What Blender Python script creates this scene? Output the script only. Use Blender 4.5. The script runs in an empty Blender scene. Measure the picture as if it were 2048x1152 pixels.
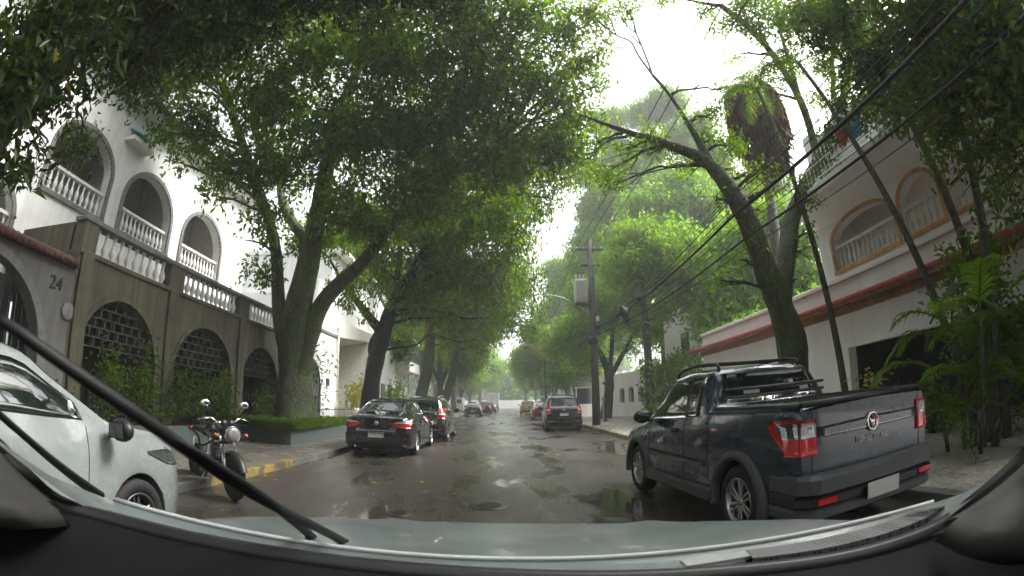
import bpy, math, random
import numpy as np
from mathutils import Vector, Matrix
from mathutils.bvhtree import BVHTree

random.seed(7); rng = np.random.default_rng(11)
scene = bpy.context.scene
COL = scene.collection

# ------------------------------------------------------------------ camera
CAM_H = 1.4
CF, CK, CPITCH, CROLL, CYAW = 951.0, 0.007, 0.2411, 0.0134, 0.02125

def _turn(v):
    x, y, z = v
    c, s = math.cos(CROLL), math.sin(CROLL); x, z = x*c + z*s, -x*s + z*c
    c, s = math.cos(CPITCH), math.sin(CPITCH); y, z = y*c - z*s, y*s + z*c
    c, s = math.cos(CYAW), math.sin(CYAW); x, y = x*c + y*s, -x*s + y*c
    return Vector((x, y, z))

cd = bpy.data.cameras.new('dash_camera')
cam = bpy.data.objects.new('dash_camera', cd); COL.objects.link(cam)
R_, F_, U_ = _turn((1, 0, 0)), _turn((0, 1, 0)), _turn((0, 0, 1))
cam.matrix_world = Matrix(((R_.x, U_.x, -F_.x, 0), (R_.y, U_.y, -F_.y, 0), (R_.z, U_.z, -F_.z, CAM_H), (0, 0, 0, 1)))
cd.type = 'PANO'
cc = cd.cycles if hasattr(cd, 'cycles') and hasattr(cd.cycles, 'panorama_type') else cd
cc.panorama_type = 'FISHEYE_LENS_POLYNOMIAL'
_m = 2048/36.0/CF
cc.fisheye_polynomial_k0 = 0.0
cc.fisheye_polynomial_k1 = -_m
cc.fisheye_polynomial_k2 = 0.0
cc.fisheye_polynomial_k3 = -CK*_m**3
cc.fisheye_polynomial_k4 = 0.0
cc.fisheye_fov = math.radians(179)
cd.sensor_width = 36.0; cd.sensor_fit = 'HORIZONTAL'
cd.clip_start = 0.01; cd.clip_end = 2000
cd.dof.use_dof = True; cd.dof.focus_distance = 14.0; cd.lens = 15; cd.dof.aperture_fstop = 5.0
scene.camera = cam

def ray(px, py):
    dx, dy = px - 1024.0, 576.0 - py
    r = math.hypot(dx, dy)/CF
    th = r*(1 + CK*r*r); s = math.sin(th)/max(r, 1e-9)/CF
    return _turn((dx*s, math.cos(th), dy*s))
EYE = Vector((0, 0, CAM_H))
def at(px, py, y=None, x=None, z=None):
    """the world point seen at a photo pixel and standing at a given depth, side distance or height"""
    d = ray(px, py)
    t = y/d.y if y is not None else x/d.x if x is not None else (z - CAM_H)/d.z
    return EYE + d*t

# ------------------------------------------------------------------ sky, sun, exposure
SUN_EL, SUN_AZ = math.radians(48), math.radians(72)
w = bpy.data.worlds.new('World'); scene.world = w; w.use_nodes = True
nt = w.node_tree; nt.nodes.clear()
sky = nt.nodes.new('ShaderNodeTexSky'); sky.sky_type = 'NISHITA'; sky.sun_disc = False
sky.sun_elevation = SUN_EL; sky.sun_rotation = SUN_AZ; sky.air_density = 1.0; sky.dust_density = 6.0; sky.ozone_density = 1.0
hs = nt.nodes.new('ShaderNodeHueSaturation'); hs.inputs['Saturation'].default_value = 0.14; hs.inputs['Value'].default_value = 1.0
bg = nt.nodes.new('ShaderNodeBackground'); bg.inputs['Strength'].default_value = 0.15
wo = nt.nodes.new('ShaderNodeOutputWorld')
nt.links.new(sky.outputs[0], hs.inputs['Color']); nt.links.new(hs.outputs[0], bg.inputs[0]); nt.links.new(bg.outputs[0], wo.inputs[0])
sd = bpy.data.lights.new('sun', 'SUN'); sd.energy = 1.3; sd.angle = math.radians(16); sd.color = (1.0, 0.97, 0.92)
sun = bpy.data.objects.new('sun', sd); COL.objects.link(sun)
sun.rotation_euler = Vector((math.sin(SUN_AZ)*math.cos(SUN_EL), math.cos(SUN_AZ)*math.cos(SUN_EL), math.sin(SUN_EL))).to_track_quat('Z', 'Y').to_euler()
scene.view_settings.view_transform = 'Standard'; scene.view_settings.look = 'None'
scene.view_settings.exposure = 1.95; scene.view_settings.gamma = 1.0; scene.view_settings.use_curve_mapping = False
scene.cycles.max_bounces = 8; scene.cycles.diffuse_bounces = 5; scene.cycles.glossy_bounces = 3
scene.cycles.transmission_bounces = 5; scene.cycles.transparent_max_bounces = 8; scene.cycles.volume_bounces = 0
scene.cycles.caustics_reflective = False; scene.cycles.caustics_refractive = False
scene.cycles.use_denoising = True

# ------------------------------------------------------------------ materials
def nodes(name):
    m = bpy.data.materials.new(name); m.use_nodes = True
    t = m.node_tree; return m, t, t.nodes['Principled BSDF']
def N(t, k, **kw):
    n = t.nodes.new(k)
    for a, b in kw.items():
        if hasattr(n, a): setattr(n, a, b)
        else: n.inputs[a].default_value = b
    return n
def ramp(t, fac, stops):
    r = t.nodes.new('ShaderNodeValToRGB'); e = r.color_ramp.elements
    while len(e) < len(stops): e.new(0.5)
    for q, (p, c) in zip(e, stops):
        q.position = p; q.color = (c[0], c[1], c[2], 1) if hasattr(c, '__len__') else (c, c, c, 1)
    t.links.new(fac, r.inputs[0]); return r.outputs[0]
def coords(t, scale=(1, 1, 1)):
    c = N(t, 'ShaderNodeNewGeometry'); mp = N(t, 'ShaderNodeMapping'); mp.inputs['Scale'].default_value = scale
    t.links.new(c.outputs['Position'], mp.inputs[0]); return mp.outputs[0]
def ocoords(t, scale=(1, 1, 1)):
    c = N(t, 'ShaderNodeTexCoord'); mp = N(t, 'ShaderNodeMapping'); mp.inputs['Scale'].default_value = scale
    t.links.new(c.outputs['Object'], mp.inputs[0]); return mp.outputs[0]
def noise(t, vec, scale, detail=4, rough=0.55):
    n = N(t, 'ShaderNodeTexNoise'); n.inputs['Scale'].default_value = scale; n.inputs['Detail'].default_value = detail
    n.inputs['Roughness'].default_value = rough
    if vec is not None: t.links.new(vec, n.inputs['Vector'])
    return n.outputs[0]
def mix(t, fac, a, b, mode='MIX'):
    m = N(t, 'ShaderNodeMix', data_type='RGBA', blend_type=mode)
    for s, v in ((m.inputs[0], fac), (m.inputs[6], a), (m.inputs[7], b)):
        if hasattr(v, 'node'): t.links.new(v, s)
        elif hasattr(v, '__len__'): s.default_value = (*v[:3], 1)
        else: s.default_value = v
    return m.outputs[2]
def bump(t, bsdf, h, strength=0.3, dist=0.02):
    b = N(t, 'ShaderNodeBump'); b.inputs['Strength'].default_value = strength; b.inputs['Distance'].default_value = dist
    t.links.new(h, b.inputs['Height']); t.links.new(b.outputs[0], bsdf.inputs['Normal'])

def simple(name, col, rough=0.5, metal=0.0, var=0.0, vscale=6.0, coat=0.0, bmp=0.0, bscale=40, spec=0.5):
    m, t, b = nodes(name)
    b.inputs['Roughness'].default_value = rough; b.inputs['Metallic'].default_value = metal
    b.inputs['Coat Weight'].default_value = coat; b.inputs['Coat Roughness'].default_value = 0.04
    b.inputs['Specular IOR Level'].default_value = spec
    v = ocoords(t)
    if var > 0:
        n = noise(t, v, vscale, 5)
        c = ramp(t, n, [(0.3, [q*(1 - var) for q in col]), (0.7, [min(1, q*(1 + var)) for q in col])])
        t.links.new(c, b.inputs['Base Color'])
    else: b.inputs['Base Color'].default_value = (*col, 1)
    if bmp > 0: bump(t, b, noise(t, v, bscale, 6), bmp, 0.02)
    return m

def paint(name, col, flake=0.2):
    """wet car paint: clear coat, fine dirt and water beads"""
    m, t, b = nodes(name)
    v = ocoords(t)
    n = noise(t, v, 1.5, 5)
    t.links.new(ramp(t, n, [(0.3, [q*0.8 for q in col]), (0.75, [q*1.25 + 0.004 for q in col])]), b.inputs['Base Color'])
    b.inputs['Metallic'].default_value = flake
    t.links.new(ramp(t, noise(t, v, 9, 5), [(0.3, 0.20), (0.75, 0.32)]), b.inputs['Roughness'])
    b.inputs['Coat Weight'].default_value = 1.0; b.inputs['Coat Roughness'].default_value = 0.05
    vo = N(t, 'ShaderNodeTexVoronoi'); vo.inputs['Scale'].default_value = 130; t.links.new(v, vo.inputs['Vector'])
    d = ramp(t, vo.outputs['Distance'], [(0.0, 1.0), (0.35, 0.0)])
    bump(t, b, d, 0.05, 0.002)
    return m

M = {}
M['black_trim'] = simple('black_trim', (0.012, 0.012, 0.013), 0.45, bmp=0.05)
M['grey_trim'] = simple('grey_trim', (0.06, 0.062, 0.065), 0.5, var=0.15, bmp=0.08, bscale=150)
M['tyre'] = simple('tyre', (0.012, 0.012, 0.012), 0.75, bmp=0.3, bscale=60, var=.2)
M['rim'] = simple('rim_alloy', (0.45, 0.46, 0.47), 0.25, 0.9, var=0.15)
M['dark_rim'] = simple('dark_rim', (0.12, 0.12, 0.125), 0.35, 0.7)
M['chrome'] = simple('chrome', (0.75, 0.76, 0.78), 0.08, 1.0)
M['red_lens'] = simple('red_lens', (0.55, 0.006, 0.012), 0.12, coat=1.0)
M['clear_lens'] = simple('clear_lens', (0.55, 0.56, 0.57), 0.12, 0.2, coat=1.0)
M['smoke_lens'] = simple('smoke_lens', (0.05, 0.055, 0.06), 0.08, 0.2, coat=1.0)
M['orange_lens'] = simple('orange_lens', (0.28, 0.06, 0.012), 0.15, coat=1.0)
M['glass'] = simple('dark_glass', (0.008, 0.011, 0.011), 0.03, coat=1.0)
M['plate'] = simple('plate_white', (0.5, 0.48, 0.48), 0.4, var=0.1)
M['under'] = simple('under_black', (0.008, 0.008, 0.008), 0.8)
M['white_seal'] = simple('white_sticker', (0.6, 0.62, 0.6), 0.5)

def glow_lens(name, col, e):
    m, t, b = nodes(name); b.inputs['Base Color'].default_value = (*col, 1); b.inputs['Roughness'].default_value = 0.1
    b.inputs['Emission Color'].default_value = (*col, 1); b.inputs['Emission Strength'].default_value = e
    b.inputs['Coat Weight'].default_value = 1; return m
M['lit_red'] = glow_lens('lit_red_lens', (0.8, 0.01, 0.015), 0.25)

# ------------------------------------------------------------------ object helpers
def link(o, parent=None, label=None, cat=None, group=None, kind=None):
    COL.objects.link(o)
    if parent is not None: o.parent = parent
    return tag(o, label, cat, group, kind)
def tag(o, label=None, cat=None, group=None, kind=None):
    for k, v in (('label', label), ('category', cat), ('group', group), ('kind', kind)):
        if v: o[k] = v
    return o
def thing(name, label, cat, loc=(0, 0, 0), rz=0.0, group=None, kind=None):
    o = bpy.data.objects.new(name, None); o.location = loc; o.rotation_euler = (0, 0, rz); o.empty_display_size = 0.2
    return link(o, None, label, cat, group, kind)
def dup(root, loc=None, rz=None, label=None, scale=None):
    r = root.copy(); COL.objects.link(r)
    if loc is not None: r.location = loc
    if rz is not None: r.rotation_euler = (0, 0, rz)
    if scale is not None: r.scale = (scale,)*3 if not hasattr(scale, '__len__') else scale
    if label: r['label'] = label
    for ch in [c for c in COL.objects if c.parent == root]:
        c = ch.copy(); COL.objects.link(c); c.parent = r
        for g in [g for g in COL.objects if g.parent == ch]:
            d = g.copy(); COL.objects.link(d); d.parent = c
    return r

class MB:
    def __init__(s): s.v = []; s.f = []; s.mi = []; s.sm = []; s.mats = []
    def slot(s, m):
        if m not in s.mats: s.mats.append(m)
        return s.mats.index(m)
    def add(s, verts, faces, m=None, smooth=False):
        b = len(s.v); s.v += [tuple(v) for v in verts]; k = s.slot(m) if m else 0
        for f in faces: s.f.append([i + b for i in f]); s.mi.append(k); s.sm.append(smooth)
        return s
    def box(s, c, d, m=None, rot=None, bev=0.0):
        hx, hy, hz = d[0]/2, d[1]/2, d[2]/2
        c = Vector(c)
        if bev > 0:
            bm_ = []; e = min(bev, hx*.9, hy*.9, hz*.9)
            vs = []
            for sz in (-1, 1):
                for k, (zz, ins) in enumerate(((hz - e, 0), (hz, e)) if sz > 0 else ((hz, e), (hz - e, 0))):
                    X, Y = hx - ins, hy - ins
                    q = [(X, Y - e), (X - e, Y), (-X + e, Y), (-X, Y - e), (-X, -Y + e), (-X + e, -Y), (X - e, -Y), (X, -Y + e)]
                    vs += [(a, b_, sz*zz) for a, b_ in q]
            fs = [list(range(7, -1, -1)), list(range(24, 32))]
            for r in range(3):
                for i in range(8): fs.append([r*8 + i, r*8 + (i + 1) % 8, (r + 1)*8 + (i + 1) % 8, (r + 1)*8 + i])
        else:
            vs = [(x, y, z) for z in (-hz, hz) for x, y in ((-hx, -hy), (hx, -hy), (hx, hy), (-hx, hy))]
            fs = [[3, 2, 1, 0], [4, 5, 6, 7], [0, 1, 5, 4], [1, 2, 6, 5], [2, 3, 7, 6], [3, 0, 4, 7]]
        if rot is not None: vs = [rot @ Vector(v) for v in vs]
        return s.add([Vector(v) + c for v in vs], fs, m)
    def span(s, a, b, m=None, bev=0.0):
        a, b = Vector(a), Vector(b)
        return s.box((a + b)/2, [abs(b[i] - a[i]) for i in range(3)], m, None, bev)
    def tube(s, pts, radii, m=None, n=8, cap=True, flat=1.0):
        pts = [Vector(p) for p in pts]
        if not hasattr(radii, '__len__'): radii = [radii]*len(pts)
        up = Vector((0, 0, 1)); vs = []; prev = None
        for i, p in enumerate(pts):
            d = (pts[min(i + 1, len(pts) - 1)] - pts[max(i - 1, 0)]).normalized()
            if prev is None:
                a = d.cross(up if abs(d.z) < 0.9 else Vector((0, 1, 0))).normalized()
            else: a = (prev - d*prev.dot(d)).normalized()
            prev = a; b = d.cross(a)
            for k in range(n):
                t = 2*math.pi*k/n; vs.append(p + (a*math.cos(t) + b*math.sin(t)*flat)*radii[i])
        fs = []
        for i in range(len(pts) - 1):
            for k in range(n): fs.append([i*n + k, i*n + (k + 1) % n, (i + 1)*n + (k + 1) % n, (i + 1)*n + k])
        if cap: fs.append(list(range(n - 1, -1, -1))); fs.append([(len(pts) - 1)*n + k for k in range(n)])
        return s.add(vs, fs, m, True)
    def lathe(s, prof, c=(0, 0, 0), axis='z', m=None, n=16, sm=True):
        vs = []; c = Vector(c)
        for r, h in prof:
            for k in range(n):
                t = 2*math.pi*k/n; a, b = r*math.cos(t), r*math.sin(t)
                vs.append(c + (Vector((a, b, h)) if axis == 'z' else Vector((h, a, b)) if axis == 'x' else Vector((b, h, a))))
        fs = []
        for i in range(len(prof) - 1):
            for k in range(n): fs.append([i*n + k, i*n + (k + 1) % n, (i + 1)*n + (k + 1) % n, (i + 1)*n + k])
        fs.append(list(range(n - 1, -1, -1))); fs.append([(len(prof) - 1)*n + k for k in range(n)])
        return s.add(vs, fs, m, sm)
    def ball(s, c, r, m=None, n=14, k=8):
        if not hasattr(r, '__len__'): r = (r, r, r)
        prof = [(math.sin(math.pi*i/k), -math.cos(math.pi*i/k)) for i in range(k + 1)]
        vs = [(c[0] + r[0]*max(q, 1e-4)*math.cos(2*math.pi*j/n), c[1] + r[1]*max(q, 1e-4)*math.sin(2*math.pi*j/n), c[2] + r[2]*h) for q, h in prof for j in range(n)]
        fs = [[i*n + j, i*n + (j + 1) % n, (i + 1)*n + (j + 1) % n, (i + 1)*n + j] for i in range(k) for j in range(n)]
        return s.add(vs, fs, m, True)
    def prism(s, poly, a, b, fn, m=None):
        """poly of 2D points, pushed from a to b; fn(u, v, w) gives the 3D point"""
        n = len(poly)
        vs = [fn(u, v, a) for u, v in poly] + [fn(u, v, b) for u, v in poly]
        fs = [list(range(n)), list(range(2*n - 1, n - 1, -1))]
        for i in range(n): fs.append([i, i + n, (i + 1) % n + n, (i + 1) % n])
        return s.add(vs, fs, m)
    def build(s, name, m=None, parent=None, label=None, cat=None, group=None, kind=None, sharp=None, loc=None):
        me = bpy.data.meshes.new(name); me.from_pydata(s.v, [], s.f)
        for q in (s.mats or [None]):
            me.materials.append(q if q else m)
        if len(s.mats) == 0 and m and not me.materials: me.materials.append(m)
        me.polygons.foreach_set('material_index', s.mi); me.polygons.foreach_set('use_smooth', s.sm)
        if sharp: me.set_sharp_from_angle(angle=math.radians(sharp))
        me.validate(); me.update()
        o = bpy.data.objects.new(name, me)
        if loc: o.location = loc
        return link(o, parent, label, cat, group, kind)

def smooth_path(pts, n=6):
    """Catmull-Rom through points (any dimension)"""
    P = np.array([list(p) for p in pts], float)
    if len(P) < 3: return [P[0] + (P[-1] - P[0])*t for t in np.linspace(0, 1, n + 1)]
    Q = np.vstack([2*P[0] - P[1], P, 2*P[-1] - P[-2]]); out = []
    for i in range(1, len(Q) - 2):
        for t in np.linspace(0, 1, n, endpoint=False):
            a, b, c, d = Q[i - 1], Q[i], Q[i + 1], Q[i + 2]
            out.append(0.5*((2*b) + (c - a)*t + (2*a - 5*b + 4*c - d)*t*t + (-a + 3*b - 3*c + d)*t**3))
    out.append(P[-1]); return out

def text_part(name, body, size, mat_, matrix, parent=None, ext=0.004, label=None, shear=0.0):
    cu = bpy.data.curves.new(name, 'FONT'); cu.body = body; cu.size = size; cu.extrude = ext; cu.align_x = 'CENTER'; cu.align_y = 'CENTER'; cu.shear = shear
    tmp = bpy.data.objects.new(name, cu); COL.objects.link(tmp)
    bpy.context.view_layer.update()
    me = bpy.data.meshes.new_from_object(tmp); COL.objects.unlink(tmp); bpy.data.objects.remove(tmp)
    me.transform(matrix); me.materials.clear(); me.materials.append(mat_)
    o = bpy.data.objects.new(name, me); return link(o, parent, label)
def face_matrix(loc, right, up):
    r, u = Vector(right).normalized(), Vector(up).normalized(); n = r.cross(u)
    return Matrix(((r.x, u.x, n.x, loc[0]), (r.y, u.y, n.y, loc[1]), (r.z, u.z, n.z, loc[2]), (0, 0, 0, 1)))

# ------------------------------------------------------------------ setting materials
def asphalt_mat():
    m, t, b = nodes('wet_asphalt'); v = coords(t)
    big = noise(t, v, 0.35, 6, .6); mid = noise(t, v, 2.2, 6, .6); fine = noise(t, v, 90, 3)
    c = ramp(t, big, [(0.3, (.026, .022, .018)), (0.7, (.046, .038, .031))])
    c = mix(t, ramp(t, fine, [(.45, 0), (.75, .75)]), c, (.10, .092, .082))
    # tar patches and long repair cuts with a shape of their own
    vo = N(t, 'ShaderNodeTexVoronoi', distance='CHEBYCHEV'); vo.inputs['Scale'].default_value = .28; t.links.new(coords(t, (1, .55, 1)), vo.inputs['Vector'])
    pf = ramp(t, vo.outputs['Color'], [(.72, 0), (.74, .45)]); c = mix(t, pf, c, (.016, .015, .014))
    vc = N(t, 'ShaderNodeTexVoronoi', feature='DISTANCE_TO_EDGE'); vc.inputs['Scale'].default_value = .8; t.links.new(mix(t, .12, v, N_noisecol(t, v, 1.3)), vc.inputs['Vector'])
    cr = ramp(t, vc.outputs['Distance'], [(0.0, .5), (.008, 0)]); c = mix(t, cr, c, (.008, .008, .008))
    t.links.new(c, b.inputs['Base Color'])
    wet = noise(t, coords(t, (1, .35, 1)), .75, 5, .6)
    r = ramp(t, wet, [(.40, .06), (.46, .28), (.66, .46)])
    t.links.new(r, b.inputs['Roughness'])
    dry = ramp(t, wet, [(.38, 0.0), (.5, 1.0)])
    h = mix(t, dry, (.5, .5, .5), fine)
    bump(t, b, h, .65, .006)
    b.inputs['Specular IOR Level'].default_value = .5
    return m
def N_noisecol(t, v, s):
    n = N(t, 'ShaderNodeTexNoise'); n.inputs['Scale'].default_value = s; t.links.new(v, n.inputs['Vector']); return n.outputs['Color']
def mosaic_mat(name, a, bcol, scale=16, lo=.25):
    m, t, b = nodes(name); v = coords(t)
    vo = N(t, 'ShaderNodeTexVoronoi'); vo.inputs['Scale'].default_value = scale; vo.inputs['Randomness'].default_value = .55; t.links.new(v, vo.inputs['Vector'])
    ve = N(t, 'ShaderNodeTexVoronoi', feature='DISTANCE_TO_EDGE'); ve.inputs['Scale'].default_value = scale; ve.inputs['Randomness'].default_value = .55; t.links.new(v, ve.inputs['Vector'])
    c = ramp(t, vo.outputs['Color'], [(.2, a), (.8, bcol)])
    c = mix(t, ramp(t, ve.outputs['Distance'], [(0, 1), (.07, 0)]), c, [q*.3 for q in a])
    c = mix(t, ramp(t, noise(t, v, .8, 6), [(.35, 0), (.7, .55)]), c, [q*.45 for q in a])
    t.links.new(c, b.inputs['Base Color'])
    t.links.new(ramp(t, noise(t, v, 1.7, 5), [(.35, lo), (.65, .6)]), b.inputs['Roughness'])
    bump(t, b, ramp(t, ve.outputs['Distance'], [(0, 0), (.12, 1)]), .5, .008)
    return m
def stucco(name, base, stain, amt=.6, streak=9, rough=.8, lo=.42, hi=.72):
    """painted wall with rain streaks running down"""
    m, t, b = nodes(name)
    s = noise(t, coords(t, (streak, streak, .22)), 1.0, 6, .6); p = noise(t, coords(t), 1.1, 6, .65)
    f = mix(t, .45, s, p)
    c = mix(t, ramp(t, f, [(lo, 0), (hi, amt)]), base, stain)
    t.links.new(c, b.inputs['Base Color']); b.inputs['Roughness'].default_value = rough
    bump(t, b, noise(t, coords(t), 45, 5), .18, .006)
    return m
M['asphalt'] = asphalt_mat()
M['mosaic'] = mosaic_mat('stone_mosaic', (.13, .115, .095), (.24, .22, .19))
M['mosaic_light'] = mosaic_mat('pale_stone_mosaic', (.33, .30, .26), (.55, .51, .46), lo=.2)
M['kerb'] = simple('kerb_granite', (.13, .125, .115), .5, var=.35, vscale=2.5, bmp=.3)
def kerb_yellow():
    m, t, b = nodes('worn_yellow_kerb'); v = coords(t)
    n = noise(t, v, 3.0, 6, .7)
    c = mix(t, ramp(t, n, [(.46, 0), (.56, .9)]), (.10, .095, .08), (.34, .24, .055))
    t.links.new(c, b.inputs['Base Color']); b.inputs['Roughness'].default_value = .4; bump(t, b, noise(t, v, 30), .3, .01)
    return m
M['kerb_y'] = kerb_yellow()
M['soil'] = simple('soil', (.05, .038, .026), .9, var=.4, bmp=.8, bscale=20)
M['stained'] = stucco('stained_render', (.14, .13, .088), (.03, .027, .017), .95, 7, lo=.36, hi=.68)
M['white_wall'] = stucco('white_wall', (.80, .80, .78), (.36, .36, .31), .7, 5, lo=.48, hi=.8)
M['cream_wall'] = stucco('cream_wall', (.82, .79, .70), (.45, .42, .36), .5, 6)
M['white_clean'] = stucco('fresh_white_wall', (.84, .84, .82), (.55, .54, .50), .35, 5)
M['peach_wall'] = stucco('peach_wall', (.84, .76, .66), (.60, .50, .42), .4, 6)
M['grey_wall'] = stucco('grey_white_wall', (.17, .165, .15), (.05, .048, .04), .85, 6)
M['planter'] = stucco('planter_paint', (.105, .125, .118), (.06, .07, .06), .6, 6, .55)
M['dark_band'] = simple('arch_moulding', (.17, .165, .16), .7, var=.25, bmp=.2)
M['recess'] = simple('recess_wall', (.50, .49, .47), .8, var=.15)
M['baluster'] = simple('baluster_white', (.72, .71, .68), .6, var=.12, bmp=.1)
M['grille'] = simple('block_grille', (.07, .068, .056), .8, var=.2)
M['tile'] = simple('clay_tile', (.12, .06, .045), .8, var=.45, vscale=5, bmp=.4)
M['red_tile'] = simple('red_tile', (.42, .07, .06), .6, var=.25, vscale=6)
M['orange_trim'] = simple('ochre_trim', (.50, .27, .10), .6, var=.25, vscale=4)
M['brown_wood'] = simple('brown_soffit', (.26, .13, .055), .6, var=.3, vscale=3)
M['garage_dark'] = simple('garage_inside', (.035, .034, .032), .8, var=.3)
M['railing'] = simple('iron_railing', (.03, .03, .032), .5)
M['window'] = simple('window_glass', (.03, .04, .045), .06, coat=1.0)
M['window_frame'] = simple('window_frame_grey', (.35, .36, .36), .4)
M['blue_glass'] = simple('blue_awning', (.05, .32, .42), .4, var=.2)
M['concrete'] = simple('pole_concrete', (.20, .19, .17), .85, var=.35, vscale=4, bmp=.4, bscale=50)
M['wood_pole'] = simple('pole_weathered', (.075, .066, .056), .85, var=.4, vscale=5, bmp=.5, bscale=30)
M['galv'] = simple('galvanised', (.42, .43, .43), .4, .6, var=.15)
M['cable'] = simple('cable_black', (.012, .012, .013), .6)
M['transf'] = simple('transformer_grey', (.46, .44, .41), .5, .2, var=.2)

# ------------------------------------------------------------------ ground
def sheet(name, x0, x1, y0, y1, z, m, kind='structure'):
    mb = MB(); mb.add([(x0, y0, z), (x1, y0, z), (x1, y1, z), (x0, y1, z)], [[0, 1, 2, 3]], m)
    return mb.build(name, kind=kind)
sheet('ground', -400, 400, -300, 600, -.03, M['soil'])
sheet('road', -4.2, 4.15, -20, 150, 0, M['asphalt'])
mb = MB(); mb.span((-10.5, -20, -.02), (-4.37, 150, .13), M['mosaic']); mb.build('pavement_west', kind='structure')
mb = MB(); mb.span((4.31, -20, -.02), (14, 150, .13), M['mosaic_light']); mb.build('pavement_east', kind='structure')
def kerb(x0, x1, name):
    mb = MB(); y = -20
    while y < 150:
        L = 1.0; gap = .008
        yy = 5.0 < y < 8.9 or (17 < y < 44 and x0 < 0 and (y*7) % 11 < 4) if x0 < 0 else (8 < y < 34 or 50 < y < 60)
        j = random.uniform(-.006, .006)
        mb.span((x0 + j, y + gap/2, -.02), (x1 + j, y + L - gap/2, .135 + j), M['kerb_y'] if yy else M['kerb'], .012); y += L
    mb.build(name, kind='structure')
kerb(-4.37, -4.2, 'kerb_west'); kerb(4.15, 4.31, 'kerb_east')
# iron covers in the road
def cover(p, r, label):
    mb = MB(); mb.lathe([(r, 0), (r, .006), (r - .03, .009), (.001, .009)], (0, 0, 0), 'z', M['cover'], 24)
    for k in range(-3, 4): mb.box((0, k*r*.24, .010), (r*1.2*math.cos(k*.35), .018, .006), M['cover'])
    o = mb.build('manhole_cover', label=label, cat='manhole cover', group='manhole covers in the road'); o.location = (p.x, p.y, .001); return o
M['cover'] = simple('cast_iron', (.07, .065, .06), .35, .6, var=.3, bmp=.3)
cover(at(978, 1012, z=0), .27, 'large worn iron manhole cover in the middle of the wet road')
cover(at(797, 1028, z=0), .16, 'small pale round cover in the road nearest the parked motorcycle')
cover(at(1142, 900, z=0), .33, 'dark iron manhole cover among puddles ahead of the pickup')

# ------------------------------------------------------------------ walls with openings
def arch_top(o, u):
    ua, ub, zb, sp, ri = o
    c, h = (ua + ub)/2, (ub - ua)/2; q = max(0, 1 - ((u - c)/h)**2)
    return sp + ri*math.sqrt(q)
def wall(mb, fn, u0, u1, z0, z1, th, ops, m, step=.12):
    """fn(u, depth, z) -> point; ops: (u from, u to, bottom, springing, rise)"""
    us = {u0, u1}
    for o in ops:
        n = max(2, int((o[1] - o[0])/step)) if o[4] > 0 else 1
        us |= {o[0] + (o[1] - o[0])*(1 - math.cos(math.pi*i/n))/2 for i in range(n + 1)}
    us = sorted(us)
    def q(pts, fl=False): mb.add(pts, [[0, 1, 2, 3]], m, fl)
    for a, b in zip(us, us[1:]):
        if b - a < 1e-6: continue
        mid = (a + b)/2; cover_ = sorted([o for o in ops if o[0] - 1e-6 < mid < o[1] + 1e-6], key=lambda o: o[2])
        lo = (z0, z0); spans = []
        for o in cover_:
            if o[2] > lo[0] + 1e-4: spans.append((lo, (o[2], o[2])))
            lo = (arch_top(o, a), arch_top(o, b))
        spans.append((lo, (z1, z1)))
        for (la, lb), (ha, hb) in spans:
            q([fn(a, 0, la), fn(b, 0, lb), fn(b, 0, hb), fn(a, 0, ha)])
            q([fn(a, th, ha), fn(b, th, hb), fn(b, th, lb), fn(a, th, la)])
            q([fn(a, 0, la), fn(a, th, la), fn(b, th, lb), fn(b, 0, lb)])
            q([fn(a, 0, ha), fn(b, 0, hb), fn(b, th, hb), fn(a, th, ha)])
    for o in ops:
        for u in (o[0], o[1]): q([fn(u, 0, o[2]), fn(u, th, o[2]), fn(u, th, arch_top(o, u)), fn(u, 0, arch_top(o, u))])
    for u in (u0, u1): q([fn(u, 0, z0), fn(u, th, z0), fn(u, th, z1), fn(u, 0, z1)])
def band(mb, fn, o, wd, out, m, legs=True, n=22, sill=False):
    """moulding round an arched opening, standing proud of the wall by `out`"""
    ua, ub, zb, sp, ri = o; c, h = (ua + ub)/2, (ub - ua)/2
    inn, ot = [], []
    if legs: inn.append((ua, zb)); ot.append((ua - wd, zb))
    for i in range(n + 1):
        t = math.pi*(1 - i/n); inn.append((c + h*math.cos(t), sp + ri*math.sin(t)))
        ot.append((c + (h + wd)*math.cos(t), sp + (ri + wd)*math.sin(t)))
    if legs: inn.append((ub, zb)); ot.append((ub + wd, zb))
    for i in range(len(inn) - 1):
        A, B, C, D = inn[i], inn[i + 1], ot[i + 1], ot[i]
        P = [fn(p[0], d, p[1]) for d in (-out, .02) for p in (A, B, C, D)]
        mb.add(P, [[0, 1, 2, 3], [3, 2, 6, 7], [0, 4, 5, 1], [0, 3, 7, 4], [1, 5, 6, 2]], m)
    if sill: 
        P = [fn(u, d, z) for u in (ua - wd, ub + wd) for d in (-out*1.5, .05) for z in (zb - wd, zb)]
        mb.add(P, [[0, 1, 3, 2], [4, 6, 7, 5], [0, 4, 5, 1], [2, 3, 7, 6], [1, 5, 7, 3], [0, 2, 6, 4]], m)
_bal = {}
def baluster_mesh(h, r, m):
    k = (round(h, 3), round(r, 3), m.name)
    if k not in _bal:
        mb = MB(); P = [(.75, 0), (.75, .06), (.45, .10), (.55, .16), (1, .32), (.92, .42), (.5, .60), (.38, .74), (.55, .84), (.42, .88), (.72, .92), (.72, 1)]
        mb.lathe([(a*r, b*h) for a, b in P], m=m, n=10); o = mb.build('baluster'); _bal[k] = o.data; bpy.data.objects.remove(o)
    return _bal[k]
def balusters(parent, pts, h, r, m):
    for p in pts:
        o = bpy.data.objects.new('baluster', baluster_mesh(h, r, m)); o.location = p; link(o, parent)

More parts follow.
